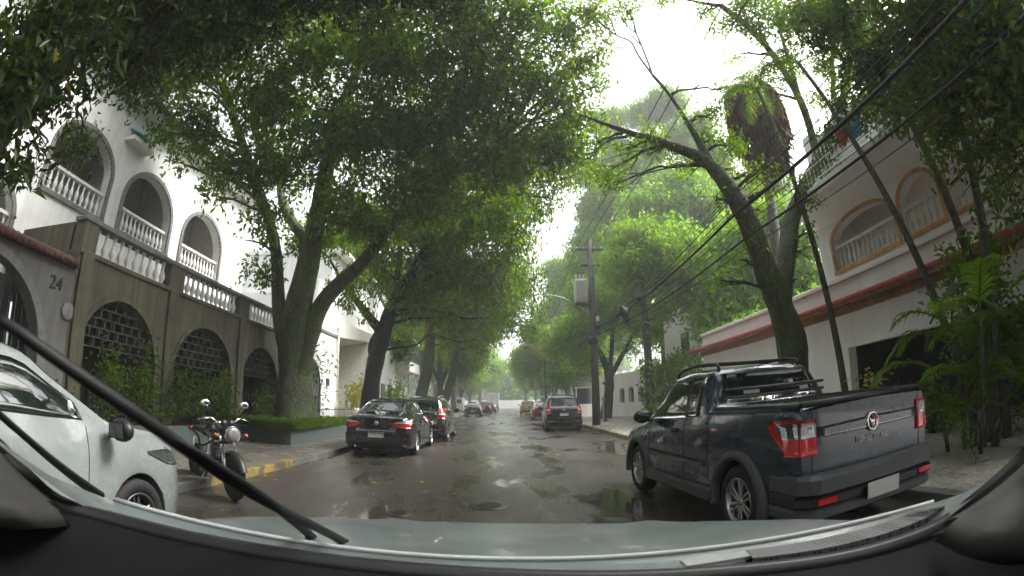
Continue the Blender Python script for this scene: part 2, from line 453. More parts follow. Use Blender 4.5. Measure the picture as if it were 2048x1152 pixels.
WX = lambda x, s: (lambda u, d, z: (x + s*d, u, z))      # wall facing -s*x

# --- mansion with the arcaded terrace, left of the street
mans = thing('mansion', 'white mansion with arched upper loggias above a stained arcaded terrace', 'house', (0, 0, 0))
UX = -11.0; fU = WX(UX, -1)
loggias = [(6.42, 8.80, 5.60, 6.75, .95), (9.58, 12.02, 5.58, 6.55, 1.12), (12.85, 15.40, 5.55, 6.55, 1.12)]
low = [(3.0, 5.75, 3.9, 4.55, .92), (6.9, 8.6, 3.2, 3.9, .5)]
mb = MB(); wall(mb, fU, 1.0, 17.2, 3.0, 9.3, .35, loggias + low[:1], M['white_wall'])
mb.span((UX - .35, 17.2, 3.0), (UX - 8, 16.9, 9.3), M['white_wall'])
mb.build('upper_wall', parent=mans)
mb = MB(); mb.span((UX - 2.2, 1, 3.0), (UX - 2.1, 17, 9.2), M['recess'])
for z in (5.42, 3.55): mb.span((UX - 2.1, 1, z - .1), (UX - .36, 16.8, z), M['recess'])
for y in (6.1, 9.2, 12.4, 15.9): mb.span((UX - 2.1, y - .08, 3.6), (UX - .36, y + .08, 9.2), M['recess'])
mb.build('loggia_interior', parent=mans)
for o in loggias + low[:1]:
    mb = MB(); band(mb, fU, o, .13, .05, M['dark_band'], sill=True); bo = mb.build('arch_moulding', parent=mans)
    mb = MB(); mb.span((UX - .26, o[0] + .003, o[2] + .66), (UX - .08, o[1] - .003, o[2] + .74), M['baluster'])
    mb.span((UX - .26, o[0] + .003, o[2] + .003), (UX - .08, o[1] - .003, o[2] + .07), M['baluster'])
    ra = mb.build('balustrade', parent=mans); n = int((o[1] - o[0])/.2)
    balusters(ra, [(UX - .17, o[0] + (i + .5)*(o[1] - o[0])/n, o[2] + .07) for i in range(n)], .59, .075, M['baluster'])
mb = MB(); mb.span((UX - 8, .8, 9.3), (UX + .5, 17.6, 9.45), M['white_wall'], .03); mb.span((UX - 8, .5, 9.45), (UX + .7, 17.8, 9.53), M['tile'])
mb.build('roof', parent=mans)
mb = MB(); mb.add([(UX, 9.0, 8.6), (UX, 9.9, 8.6), (UX + .5, 9.9, 8.35), (UX + .5, 9.0, 8.35), (UX, 9.0, 8.56), (UX, 9.9, 8.56), (UX + .5, 9.9, 8.31), (UX + .5, 9.0, 8.31)],
  [[0, 1, 2, 3], [7, 6, 5, 4], [0, 3, 7, 4], [1, 5, 6, 2], [2, 6, 7, 3]], M['blue_glass']); mb.span((UX, 8.9, 8.1), (UX + .45, 10.0, 8.22), M['white_wall'])
mb.build('awning', parent=mans)
# terrace
TX = -8.0; fT = WX(TX, -1)
arches = [(6.38, 8.88, .13, 1.75, 1.28), (9.62, 12.45, .13, 1.75, 1.30), (13.05, 15.6, .13, 1.70, 1.25)]
mb = MB(); wall(mb, fT, 6.05, 17.4, .1, 3.72, .4, arches, M['stained'])
mb.span((TX - 2.6, 6.05, 2.9), (TX - .4, 6.35, 4.3), M['stained'])
mb.span((TX - 3.0, 5.9, 3.50), (TX - .4, 17.4, 3.65), M['stained'])
for y in (6.05, 9.1, 12.65, 16.0):
    mb.span((TX - .34, y + (.0 if y > 6.1 else .002), 3.72), (TX + .03, y + (.62 if y > 6.1 else .42), 4.30), M['stained'])
    mb.span((TX + .002, y + .06, .12), (TX + .09, y + .42, 3.7), M['stained'], .01)
mb.build('terrace_wall', parent=mans)
mb = MB(); mb.span((TX - .36, 6.0, 4.30), (TX + .07, 17.42, 4.40), M['dark_band'], .015); mb.span((TX - .05, 6.05, 3.64), (TX + .06, 17.42, 3.74), M['stained'], .015)
rail = mb.build('balustrade', parent=mans)
pts = []
for a, b in ((6.47, 9.1), (9.72, 12.65), (13.27, 16.0), (16.62, 17.4)):
    n = int((b - a)/.24); pts += [(TX - .15, a + (i + .5)*(b - a)/n, 3.742) for i in range(n)]
balusters(rail, pts, .558, .085, M['baluster'])
mb = MB()
for o in arches: band(mb, fT, o, .10, .03, M['stained'])
mb.build('arch_moulding', parent=mans)
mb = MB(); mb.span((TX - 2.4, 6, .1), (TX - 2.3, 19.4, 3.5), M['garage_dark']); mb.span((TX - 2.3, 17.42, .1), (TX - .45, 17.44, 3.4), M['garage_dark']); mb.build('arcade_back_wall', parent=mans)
for o in arches:   # pierced block grilles in the arch heads
    mb = MB(); z = 2.0; row = 0
    while z < 3.2:
        for k in range(int((o[1] - o[0])/.30) + 2):
            y = o[0] + k*.30 + (.15 if row % 2 else 0); top = arch_top(o, min(max(y, o[0]), o[1]))
            if o[0] < y < o[1] and z + .17 < top: mb.span((TX - .30, y - .02, z), (TX - .2, y + .02, z + .17), M['grille'])
        hw = math.sqrt(max(0, 1 - ((z - o[3])/o[4])**2))*(o[1] - o[0])/2 if z > o[3] else (o[1] - o[0])/2
        c = (o[0] + o[1])/2
        if hw > .1: mb.span((TX - .31, c - hw, z - .025), (TX - .19, c + hw, z + .003), M['grille'])
        z += .2; row += 1
    for k in range(14):
        y = o[0] + (k + .5)*(o[1] - o[0])/14; mb.tube([(TX - .25, y, .15), (TX - .25, y, 1.48)], .012, M['railing'], 5)
    mb.build('arch_grille', parent=mans)
# gate wall with the number
gate = thing('gate_wall', 'grey gate wall with a dark arch, clay tile coping and number 24', 'wall', (TX, 0, 0))
g_ops = [(2.55, 5.3, .13, 1.75, 1.3)]
mb = MB(); wall(mb, lambda u, d, z: (-d, u, z), -3.0, 6.04, .1, 3.32, .35, g_ops, M['grey_wall']); mb.build('wall', parent=gate)
mb = MB(); band(mb, lambda u, d, z: (-d, u, z), g_ops[0], .16, .06, M['dark_band']); mb.build('arch_moulding', parent=gate)
mb = MB(); y = -2.9
while y < 6.0:
    for xx in (.12, -.47):
        mb.tube([(xx + (.09 if xx > 0 else -.09), y, 3.36), (-.175, y, 3.52)], [.062, .058], M['tile'], 8)
    y += .135
mb.span((-.5, -3, 3.325), (.15, 6.03, 3.36), M['tile'])
mb.build('tile_coping', parent=gate)
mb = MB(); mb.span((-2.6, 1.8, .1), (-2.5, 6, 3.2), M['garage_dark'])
for k in range(16): mb.tube([(-.3, 2.6 + k*.175, .15), (-.3, 2.6 + k*.175, min(2.9, arch_top(g_ops[0], 2.6 + k*.175)))], .014, M['railing'], 5)
mb.build('gate', parent=gate)
text_part('house_number', '24', .34, M['railing'], face_matrix((.02, 5.58, 2.93), (0, 1, 0), (0, 0, 1)), gate, .02)
mb = MB(); mb.lathe([(.17, 0), (.17, .03), (.13, .045), (.001, .045)], (.003, 5.98, 2.5), 'x', M['dark_band'], 20); mb.build('wall_plaque', parent=gate)

# --- next house, white with one low arch and a plate
nh = thing('white_house', 'white rendered house with a low dark arch, downpipe and small plate, past the big tree', 'house')
mb = MB(); wall(mb, fT, 17.45, 22.1, .1, 6.6, .4, [(17.9, 19.75, .13, 1.9, 1.1)], M['white_wall'])
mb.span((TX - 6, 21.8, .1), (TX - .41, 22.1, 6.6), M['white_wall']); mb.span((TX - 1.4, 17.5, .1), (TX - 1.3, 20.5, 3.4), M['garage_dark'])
mb.build('wall', parent=nh)
mb = MB(); band(mb, fT, (17.9, 19.75, .13, 1.9, 1.1), .09, .04, M['dark_band']); mb.span((TX - .1, 17.5, 4.35), (TX + .06, 22.1, 4.5), M['dark_band'], .02); mb.build('arch_moulding', parent=nh)
mb = MB(); mb.tube([(TX + .09, 21.85, .15), (TX + .09, 21.85, 6.4)], .05, M['cream_wall'], 10)
for z in (1.2, 3.0, 4.8): mb.span((TX + .0, 21.78, z), (TX + .16, 21.92, z + .06), M['cream_wall'])
mb.build('downpipe', parent=nh)
mb = MB(); mb.span((TX + .01, 20.55, 2.05), (TX + .04, 20.95, 2.35), M['railing']); mb.build('wall_plate', parent=nh)
# --- pale building with raised porch and boxed window
pb = thing('pale_building', 'pale building with a deep sloping porch roof and a boxed corner window', 'building')
def X8(px, py, x=-8.0): return at(px, py, x=x)
mb = MB()
mb.span((-11.5, 22.2, .1), (-11.2, 30, 5.5), M['cream_wall'])                      # porch back wall
mb.add([(-8, 22.15, 4.45), (-8, 28.6, 5.0), (-11.2, 28.6, 4.4), (-11.2, 22.15, 4.2), (-8, 22.15, 5.3), (-8, 28.6, 5.5), (-11.2, 28.6, 5.5), (-11.2, 22.15, 5.3)],
       [[0, 1, 2, 3], [4, 7, 6, 5], [0, 4, 5, 1], [1, 5, 6, 2], [3, 2, 6, 7], [0, 3, 7, 4]], M['cream_wall'])
mb.add([(-8.1, 24.6, .12), (-8.1, 25.1, .12), (-8.1, 28.6, 5.2), (-8.1, 27.6, 5.0), (-9.6, 24.6, .12), (-9.6, 25.1, .12), (-9.6, 28.6, 5.2), (-9.6, 27.6, 5.0)],
       [[0, 1, 2, 3], [7, 6, 5, 4], [0, 3, 7, 4], [1, 5, 6, 2]], M['cream_wall'])
mb.span((-12, 29.2, .1), (-8.1, 40, 8.6), M['white_wall']); mb.span((-12, 28.6, 5.5), (-8.0, 40.2, 5.7), M['white_wall'], .03)
mb.span((-14, 22.2, 5.56), (-8.6, 29.1, 8.8), M['white_wall']); mb.span((-14, 22.1, 8.8), (-8, 40.2, 9.0), M['white_wall'])
mb.build('wall', parent=pb)
mb = MB(); mb.span((-8.1, 35.2, 3.7), (-7.0, 39.6, 4.5), M['white_wall'], .02); mb.span((-8.1, 35.2, 6.1), (-7.0, 39.6, 6.4), M['white_wall'], .02)
bay = mb.build('bay', parent=pb)
mb = MB(); mb.span((-8.08, 35.25, 4.5), (-7.06, 39.55, 6.1), M['window']); mb.build('window', parent=bay)
mb = MB()
for y in (35.25, 36.3, 37.4, 38.5, 39.55): mb.span((-7.05, y - .05, 4.5), (-6.98, y + .05, 6.1), M['window_frame'])
for x in (-8.0, -7.5, -7.05): mb.span((x - .04, 35.18, 4.5), (x + .04, 35.24, 6.1), M['window_frame'])
mb.span((-7.05, 35.2, 5.3), (-6.99, 39.6, 5.36), M['window_frame'])
mb.build('window_frame', parent=bay)
for y in (31, 33): mb = MB(); mb.span((-8.13, y, 1.3), (-8.08, y + 1.1, 2.6), M['window']); mb.build('window', parent=pb)
# low fence in front
fe = MB()
for k in range(26): fe.tube([(-7.3, 18.2 + k*.18, .1), (-7.3, 18.2 + k*.18, 1.05)], .012, M['railing'], 5)
for z in (.25, .95): fe.span((-7.32, 18.1, z), (-7.28, 22.8, z + .03), M['railing'])
fe.build('garden_fence', label='low dark iron fence in front of the white arched house', cat='fence')
mb = MB(); mb.span((-7.4, 22.9, .1), (-7.15, 30, 1.0), M['cream_wall'], .02); mb.build('garden_wall', label='low cream wall before the pale building porch', cat='wall')

# planter round the big tree
pl = thing('planter', 'raised green grey masonry planter around the big tree by the kerb', 'planter')
mb = MB(); C1, C2, C3, C4 = (-5.5, 11.6), (-5.25, 17.2), (-7.9, 17.4), (-7.75, 12.0)
def lowwall(mb, a, b, h, th, m):
    a, b = Vector((*a, 0)), Vector((*b, 0)); d = (b - a).normalized(); n = Vector((-d.y, d.x, 0))*th
    P = [a, b, b + n, a + n]; mb.add([(p.x, p.y, z) for z in (.1, h) for p in P], [[3, 2, 1, 0], [4, 5, 6, 7], [0, 1, 5, 4], [1, 2, 6, 5], [2, 3, 7, 6], [3, 0, 4, 7]], m)
lowwall(mb, C1, C2, .62, .16, M['planter']); lowwall(mb, (C4[0], C4[1]), (C1[0] - .002, C1[1]), .618, .16, M['planter'])
mb.build('wall', parent=pl)
mb = MB(); mb.add([(C1[0], C1[1] + .1, .52), (C2[0], C2[1], .52), (C3[0], C3[1], .52), (C4[0], C4[1] + .1, .52)], [[0, 1, 2, 3]], M['soil']); mb.build('soil', parent=pl)
bedw = MB(); lowwall(bedw, (-7.0, 4.6), (-7.0, 11.9), .55, .14, M['planter']); lowwall(bedw, (-7.95, 4.45), (-6.99, 4.6), .548, .14, M['planter'])
bedw.add([(-7.9, 4.7, .45), (-7.1, 4.7, .45), (-7.1, 11.9, .45), (-7.9, 11.9, .45)], [[0, 1, 2, 3]], M['soil'])
bedw.build('bed_wall', label='long low dark grey bed wall below the terrace arches', cat='planter wall')

# --- right side: white house with balconies
rh = thing('balcony_house', 'white two storey house with ochre arched loggias and red tile eave', 'house')
RX = 9.0; fR = WX(RX, 1)
rl = [(7.55, 10.12, 4.28, 5.05, .48), (6.0, 7.28, 4.28, 5.05, .48), (4.15, 5.7, 4.28, 5.05, .48), (2.0, 3.85, 4.28, 5.05, .48)]
mb = MB(); wall(mb, fR, 0.5, 10.75, 3.95, 6.2, .3, rl, M['white_clean'])
mb.span((RX + .31, 10.4, .1), (RX + 6, 10.74, 8.7), M['white_clean'])
mb.build('upper_wall', parent=rh)
mb = MB(); wall(mb, fR, 0.5, 20.0, .1, 3.94, .3, [(3.4, 10.1, .12, 2.2, 0.0)], M['white_clean']); mb.build('lower_wall', parent=rh)
mb = MB(); mb.span((RX - .12, .5, 3.95), (RX + .35, 20.05, 4.08), M['white_clean'], .02); mb.span((RX - .02, 0.5, 3.5), (RX - .003, 20.0, 3.94), M['white_clean']); mb.build('parapet', parent=rh)
mb = MB(); mb.span((RX + 2.5, .4, .1), (RX + 2.6, 10.4, 3.3), M['garage_dark']); mb.span((RX + .3, 10.12, .1), (RX + 2.5, 10.3, 3.3), M['garage_dark'])
mb.span((RX + .31, .5, 3.0), (RX + 2.5, 10.3, 3.1), M['garage_dark']); mb.build('garage', parent=rh)
mb = MB(); mb.span((RX + 1.2, .5, 3.96), (RX + 1.3, 10.4, 6.3), M['peach_wall']); mb.build('loggia_back_wall', parent=rh)
mb = MB(); mb.add([(RX - .02, 1, 3.47), (RX - .02, 20.2, 3.47), (RX - .62, 20.2, 3.30), (RX - .62, 1, 3.30), (RX - .02, 1, 3.30), (RX - .02, 20.2, 3.30), (RX - .6, 20.2, 3.22), (RX - .6, 1, 3.22)],
   [[0, 1, 2, 3], [7, 6, 5, 4], [2, 6, 7, 3][::-1], [1, 5, 6, 2], [0, 3, 7, 4]], M['brown_wood']); mb.span((RX - .1, 1, 3.08), (RX - .01, 20.2, 3.29), M['brown_wood'])
ea = mb.build('eave', parent=rh)
mb = MB(); y = 1.05
while y < 20.2: mb.tube([(RX - .68, y, 3.31), (RX - .01, y, 3.49)], [.055, .055], M['red_tile'], 8); y += .125
mb.build('eave_tiles', parent=ea)
for o in rl:
    mb = MB(); band(mb, fR, o, .10, .03, M['orange_trim'], sill=True); mb.build('arch_moulding', parent=rh)
    mb = MB(); mb.span((RX + .06, o[0] + .003, o[2] + .60), (RX + .24, o[1] - .003, o[2] + .67), M['baluster']); mb.span((RX + .06, o[0] + .003, o[2] + .003), (RX + .24, o[1] - .003, o[2] + .05), M['baluster'])
    ra = mb.build('balustrade', parent=rh); n = int((o[1] - o[0])/.185)
    balusters(ra, [(RX + .15, o[0] + (i + .5)*(o[1] - o[0])/n, o[2] + .05) for i in range(n)], .55, .065, M['baluster'])
mb = MB(); mb.span((RX - .95, .5, 6.2), (RX + 1.9, 10.85, 6.36), M['white_clean'], .02); mb.span((RX - .95, .5, 6.12), (RX - .83, 10.85, 6.20), M['white_clean'])
mb.add([(RX - .8, 10.8, 6.2), (RX, 10.8, 5.6), (RX, 10.8, 6.2), (RX - .8, .5, 6.2), (RX, .5, 5.6), (RX, .5, 6.2)], [[0, 1, 2], [5, 4, 3], [0, 3, 4, 1]], M['white_clean'])
mb.build('balcony_slab', parent=rh)
mb = MB(); mb.span((RX + 1.2, .5, 6.36), (RX + 1.5, 10.7, 8.7), M['white_clean']); mb.span((RX + 1.16, 6.6, 6.4), (RX + 1.19, 8.2, 8.4), M['window']); mb.span((RX + .9, .3, 8.7), (RX + 6, 10.9, 8.85), M['white_clean']); mb.build('top_wall', parent=rh)
mb = MB()
for k in range(60): mb.tube([(RX - .86, .6 + k*.173, 6.36), (RX - .86, .6 + k*.173, 7.3)], .012, M['white_clean'], 5)
for z in (6.5, 6.9, 7.3): mb.tube([(RX - .86, .5, z), (RX - .86, 10.8, z)], .02, M['white_clean'], 6)
mb.build('balcony_railing', parent=rh)
def towel(col, y0, y1, z0, label):
    mb = MB(); n = 12; V = []
    for i in range(n + 1):
        y = y0 + (y1 - y0)*i/n
        for j in range(7): V.append((RX - .90 - .015*math.sin(i*1.7) - .01*math.sin(j*1.3 + i), y, 7.33 - (7.33 - z0)*j/6))
    V += [(x + .012, y, z) for x, y, z in V]; K = (n + 1)*7
    F = [[i*7 + j, i*7 + j + 1, (i + 1)*7 + j + 1, (i + 1)*7 + j] for i in range(n) for j in range(6)]; F += [[K + q for q in f[::-1]] for f in F]
    mb.add(V, F, simple('cloth', col, .9, var=.1), True); mb.build('towel', label=label, cat='towel', group='laundry on the balcony')
towel((.65, .06, .12), 7.55, 7.95, 6.75, 'red towel hung over the upper balcony railing'); towel((.06, .35, .62), 7.0, 7.45, 6.65, 'blue towel hung beside the red one on the balcony')

# --- far right boundary wall with arched niches and lettering
fw = thing('boundary_wall', 'cream boundary wall with three dark arched openings and black lettering', 'wall')
A = Vector((9.6, 30.0, 0)); B = Vector((7.5, 38.2, 0)); dv = (B - A).normalized(); nv = Vector((dv.y, -dv.x, 0))
if nv.x < 0: nv = -nv
L = (B - A).length
fF = lambda u, d, z: (A.x + dv.x*u + nv.x*d, A.y + dv.y*u + nv.y*d, z)
ops = [(1.0, 1.75, 1.15, 1.95, .3), (2.35, 3.1, 1.15, 1.95, .3), (3.7, 4.45, 1.15, 1.95, .3)]
mb = MB(); wall(mb, fF, 0, L, .1, 3.3, .3, ops, M['cream_wall']); 
mb.build('wall', parent=fw)
for o in ops:
    mb = MB(); mb.add([fF(o[0] - .05, .24, 1.1), fF(o[1] + .05, .24, 1.1), fF(o[1] + .05, .24, 2.3), fF(o[0] - .05, .24, 2.3)], [[0, 1, 2, 3]], M['window']); mb.build('window', parent=fw)
text_part('lettering', 'nnpa', .42, M['railing'], face_matrix(fF(6.9, -.02, 2.75), -dv, (0, 0, 1)), fw, .01, shear=.3)
text_part('lettering', 'Co', .42, M['railing'], face_matrix(fF(6.0, -.02, 2.3), -dv, (0, 0, 1)), fw, .01, shear=.3)
mb = MB(); wall(mb, lambda u, d, z: (u, 30.0 + d, z), 9.62, 16, .1, 3.3, .3, [], M['cream_wall']); mb.build('wall', parent=fw)
# house seen above the hedge
hb = thing('gabled_house', 'pale house with a small tiled gable rising behind the hedge', 'house')
mb = MB(); mb.span((10.5, 24, .1), (15, 29.5, 6.6), M['cream_wall']); mb.build('wall', parent=hb)
mb = MB(); mb.add([(10.3, 23.8, 6.6), (10.3, 29.7, 6.6), (12.8, 29.7, 8.4), (12.8, 23.8, 8.4), (15.2, 23.8, 6.6), (15.2, 29.7, 6.6)], [[0, 1, 2, 3], [3, 2, 5, 4], [0, 3, 4], [1, 5, 2], [0, 4, 5, 1]], M['tile']); mb.build('roof', parent=hb)
mb = MB(); mb.span((10.44, 25.2, 3.6), (10.49, 26.4, 5.0), M['window']); mb.build('window', parent=hb); mb = MB(); mb.span((11.2, 23.93, 3.4), (12.2, 23.99, 4.8), M['window']); mb.build('window', parent=hb)
# guard booth
gb = thing('guard_booth', 'small pale guard booth with windows and a little hipped roof on the pavement', 'booth', (6.9, 41, .13))
mb = MB(); mb.span((-.75, -.75, 0), (.75, .75, 1.0), M['white_wall'])
for x in (-.72, .72):
    for y in (-.72, .72): mb.span((x - .05, y - .05, 1.0), (x + .05, y + .05, 2.35), M['white_wall'])
mb.span((-.8, -.8, 2.35), (.8, .8, 2.5), M['white_wall'], .02); mb.build('body', parent=gb)
mb = MB(); mb.span((-.7, -.7, 1.0), (.7, .7, 2.35), M['window']); mb.build('window', parent=gb)
mb = MB(); mb.add([(-1, -1, 2.52), (1, -1, 2.52), (1, 1, 2.52), (-1, 1, 2.52), (-.3, -.3, 3.05), (.3, -.3, 3.05), (.3, .3, 3.05), (-.3, .3, 3.05)], [[0, 1, 5, 4], [1, 2, 6, 5], [2, 3, 7, 6], [3, 0, 4, 7], [4, 5, 6, 7], [3, 2, 1, 0]], M['grey_wall'])
mb.span((-.35, -.35, 3.05), (.35, .35, 3.3), M['grey_wall'], .03); mb.build('roof', parent=gb)
# bollard and meter post on the right pavement
mb = MB(); p = at(1207, 838, z=.13); mb.lathe([(.06, 0), (.05, .05), (.04, .1), (.04, 1.25), (.001, 1.26)], p, 'z', M['galv'], 10); mb.span((p.x - .1, p.y - .06, 1.3), (p.x + .1, p.y + .06, 1.62), M['galv'], .02)
mb.build('meter_post', label='slim grey post with a small box head on the pale pavement', cat='post')
mb = MB(); p = at(1211, 843, z=.13); mb.lathe([(.11, 0), (.10, .06), (.08, .1), (.085, .62), (.10, .66), (.07, .76), (.001, .80)], p, 'z', M['wood_pole'], 12)
mb.build('bollard', label='short dark bollard between the utility pole and a street tree', cat='bollard')

# ------------------------------------------------------------------ poles, lamps, wires
PX, PY = 4.72, 24.15
up = thing('utility_pole', 'dark wooden utility pole carrying a transformer and a curved lamp arm', 'utility pole', (PX, PY, .1))
mb = MB(); mb.tube([(0, 0, 0), (0, 0, 4), (.02, 0, 9.9)], [.22, .19, .13], M['wood_pole'], 12); mb.build('pole', parent=up)
mb = MB(); mb.span((-.75, -.05, 9.3), (.75, .05, 9.4), M['wood_pole'])
for x in (-.7, -.3, .3, .7): mb.lathe([(.03, 0), (.05, .05), (.03, .09), (.05, .14), (.02, .2)], (x, 0, 9.32), 'z', M['transf'], 8)
mb.build('crossarm', parent=up); mb = MB(); mb.span((-.5, -.05, 8.4), (.5, .05, 8.5), M['wood_pole']); mb.build('crossarm', parent=up)
mb = MB(); mb.box((-.62, -.1, 7.0), (.62, .5, 1.25), M['transf'], bev=.04)
for k in range(7): mb.box((-.62 - .27 + k*.09, -.40, 6.98), (.035, .14, 1.05), M['transf'])
for k in range(3): mb.lathe([(.05, 0), (.06, .06), (.035, .1), (.055, .16), (.02, .28)], (-.82 + k*.2, -.1, 7.63), 'z', M['transf'], 8)
mb.span((-.9, -.3, 6.25), (-.1, .15, 6.33), M['wood_pole']); mb.build('transformer', parent=up)
mb = MB(); mb.tube(smooth_path([(-.1, 0, 5.7), (-.6, -.05, 6.15), (-1.7, -.1, 6.7), (-3.0, -.15, 6.88)]), .035, M['galv'], 8)
ar = mb.build('lamp_arm', parent=up)
mb = MB(); mb.ball((-3.25, -.15, 6.84), (.32, .13, .07), M['galv']); mb.ball((-3.28, -.15, 6.80), (.22, .1, .07), M['clear_lens']); mb.build('lamp_head', parent=ar)
mb = MB(); mb.box((.16, -.22, 4.9), (.3, .28, .5), M['black_trim'], bev=.03); mb.box((.2, -.2, 5.5), (.18, .2, .3), M['galv'], bev=.02); mb.ball((-.1, -.25, 4.35), (.28, .2, .22), M['cable']); mb.build('junction_box', parent=up)
def lamp_post(x, y, label, h=9.3):
    t = thing('street_lamp_pole', label, 'lamp post', (x, y, .1), group='lamp poles along the east kerb')
    mb = MB(); mb.tube([(0, 0, 0), (0, 0, h)], [.15, .10], M['concrete'], 10); mb.build('pole', parent=t)
    mb = MB(); mb.tube(smooth_path([(-.05, 0, 5.6), (-.7, 0, 6.2), (-1.6, 0, 6.65), (-2.4, 0, 6.8)]), .04, M['galv'], 8); a = mb.build('lamp_arm', parent=t)
    mb = MB(); mb.ball((-2.65, 0, 6.8), (.36, .15, .08), M['galv']); mb.ball((-2.65, 0, 6.75), (.25, .11, .08), M['clear_lens']); mb.build('lamp_head', parent=a)
    mb = MB(); mb.span((-.9, -.05, h - .5), (.9, .05, h - .4), M['wood_pole']); mb.build('crossarm', parent=t); return t
lamp_post(4.75, 45, 'concrete pole with a long white lamp arm over the road, beyond the transformer pole')
lamp_post(4.75, 70, 'farthest concrete lamp pole, half lost in the trees past the parked cars', 8.8)
# wires between poles and towards the camera
def wire(name, pts, r, label, group, sag=.35, n=26, grp=None):
    mb = MB(); P = []
    for a, b in zip(pts, pts[1:]):
        a, b = Vector(a), Vector(b)
        for i in range(n):
            t = i/n; q = a.lerp(b, t); q.z -= sag*4*t*(1 - t)*min(1.5, (b - a).length/20); P.append(q)
    P.append(Vector(pts[-1])); mb.tube(P, r, M['cable'], 5); mb.build(name, label=label, cat='cable', group=group)
ends = [(-.7, 'outer high'), (-.3, 'inner high'), (.3, 'pole side high'), (1.0, 'garden side high')]
G = 'power lines on the poles'
for i, (dx, nm) in enumerate(ends[:3]):
    wire('power_line', [(PX + dx, 70, 9.0), (PX + dx, 45, 8.95), (PX + dx, PY, 9.6), (PX + dx*.6 + .3, -14, 9.3)], .014, f'thin bare power line, the {nm} one on the crossarms', G, .3)
G = 'telephone cables sagging over the pavement'
zs = [(5.35, 5.35, .010), (5.15, 5.1, .014), (5.0, 4.95, .03), (4.85, 4.75, .012), (4.7, 4.35, .022), (5.6, 5.9, .009), (5.75, 6.2, .009), (4.55, 4.1, .012), (5.25, 5.0, .012), (4.95, 4.6, .010), (5.05, 5.45, .016), (5.45, 5.6, .008), (5.12, 5.25, .008), (4.8, 4.95, .009), (4.62, 4.5, .009), (5.5, 5.75, .008)]
words = ['taut', 'grey looking', 'thick black', 'slack thin', 'heavy lowest but one', 'highest thin', 'second highest thin', 'lowest slack', 'middle', 'lower middle', 'twisted', 'third highest hair thin', 'hair thin middle', 'hair thin lower', 'hair thin lowest but two', 'hair thin upper']
for i, (za, zb, r) in enumerate(zs):
    r *= 1.5 if i in (2, 4) else .95
    wire('telephone_cable', [(PX + .1, 70, za), (PX - .12 + .03*i, 45, za), (PX + .15, PY - .2, za + .1), (PX + .02 + .05*(i % 6), 8.0 + .3*(i % 3), zb + .02*(i % 5)), (4.7 + .05*i, -8, zb + .3)], r*.75,
         f'{words[i]} telephone cable of the bundle above the pickup side', G, .28)
# coils of spare cable
mb = MB()
for k in range(5):
    P = [(PX - .15 + .04*k, 17.5 + .33*math.cos(t), 4.65 + .30*math.sin(t) - .02*k) for t in np.linspace(0, 2*math.pi, 20)]; mb.tube(P, .018, M['cable'], 5)
mb.build('cable_coil', label='black coil of spare cable hanging in the telephone cables', cat='cable coil')
for y, l_, lab in ((18.6, .6, 'longer black splice box on the telephone cables just behind the coil'), (15.6, .4, 'short black splice box on the telephone cables nearest the camera')):
    mb = MB(); mb.box((0, 0, 0), (.14, l_, .17), M['cable'], bev=.04); mb.tube([(0, -l_/2 - .08, 0), (0, l_/2 + .08, 0)], .035, M['cable'], 8); o = mb.build('splice_box', label=lab, cat='splice box'); o.location = (PX, y, 4.84)

# ------------------------------------------------------------------ vehicles
def kv(keys, y, sm=0.0):
    k = np.array(keys, float)
    if sm <= 0: return float(np.interp(y, k[:, 0], k[:, 1]))
    return float(np.mean([np.interp(y + d, k[:, 0], k[:, 1]) for d in np.linspace(-sm, sm, 7)]))

def car_shell(spec):
    """lofted body: cross-sections along the length (rear at y = 0), wheel arches cut into the lower edge"""
    L, R = spec['L'], spec['arch_r']; ax = spec['axles']; zc = spec['wheel_r']
    ys = set(np.linspace(0, L, 46).tolist()) | set(spec.get('stations', []))
    for a in ax: ys |= {a + R*math.cos(math.pi*i/16) for i in range(17)} | {a + R*1.001, a - R*1.001}
    for e in (.02, .05, .1): ys |= {e, L - e}
    ys = sorted(y for y in ys if 0 <= y <= L)
    secs = []
    sm = spec.get('smooth', .05)
    for y in ys:
        zb = kv(spec['bottom'], y, .03); arch = 0
        for a in ax:
            if abs(y - a) < R: arch = zc + math.sqrt(R*R - (y - a)**2); 
        belt = kv(spec['belt'], y, sm); top = max(kv(spec['top'], y, sm), belt + .012)
        w = kv(spec['width'], y, sm); wb = w*kv(spec['wbelt'], y, sm); wt = w*kv(spec['wtop'], y, sm)
        t = min(1, max(0, (top - belt - .03)/.35)); wt = wt*t + (wb - .10)*(1 - t)
        z1 = max(zb, arch)
        zm = max(zb + (belt - zb)*.42, z1 + .015); zu = max(zb + (belt - zb)*.80, zm + .015)
        P = [(0, zb if not arch else arch*1.0), (w - .16, z1), (w - .035, z1 + .004), (w - .012, max(zb + .12, z1 + .008)), (w, zm), (w - .006, zu), (wb, belt)]
        h = top - belt
        P += [(wb + (wt - wb)*.5 + .012*t, belt + h*.5), (wt + .004, top - .07*t - .004), (wt - .09*(.3 + .7*t), top - .012*t), (wt*.45, top + .012), (0, top + .02)]
        fine = P[:4] + smooth_path(P[3:], 3)[1:]
        secs.append([(p[0], y, p[1]) for p in fine])
    n = len(secs[0]); V = []; F = []
    for s in secs:
        V += s; V += [(-x, y, z) for x, y, z in s[1:-1][::-1]]
    m = 2*n - 2
    for i in range(len(secs) - 1):
        for k in range(m):
            F.append([i*m + k, (i + 1)*m + k, (i + 1)*m + (k + 1) % m, i*m + (k + 1) % m])
    F.append([k for k in range(m)]); F.append([(len(secs) - 1)*m + k for k in range(m)][::-1])
    return V, F
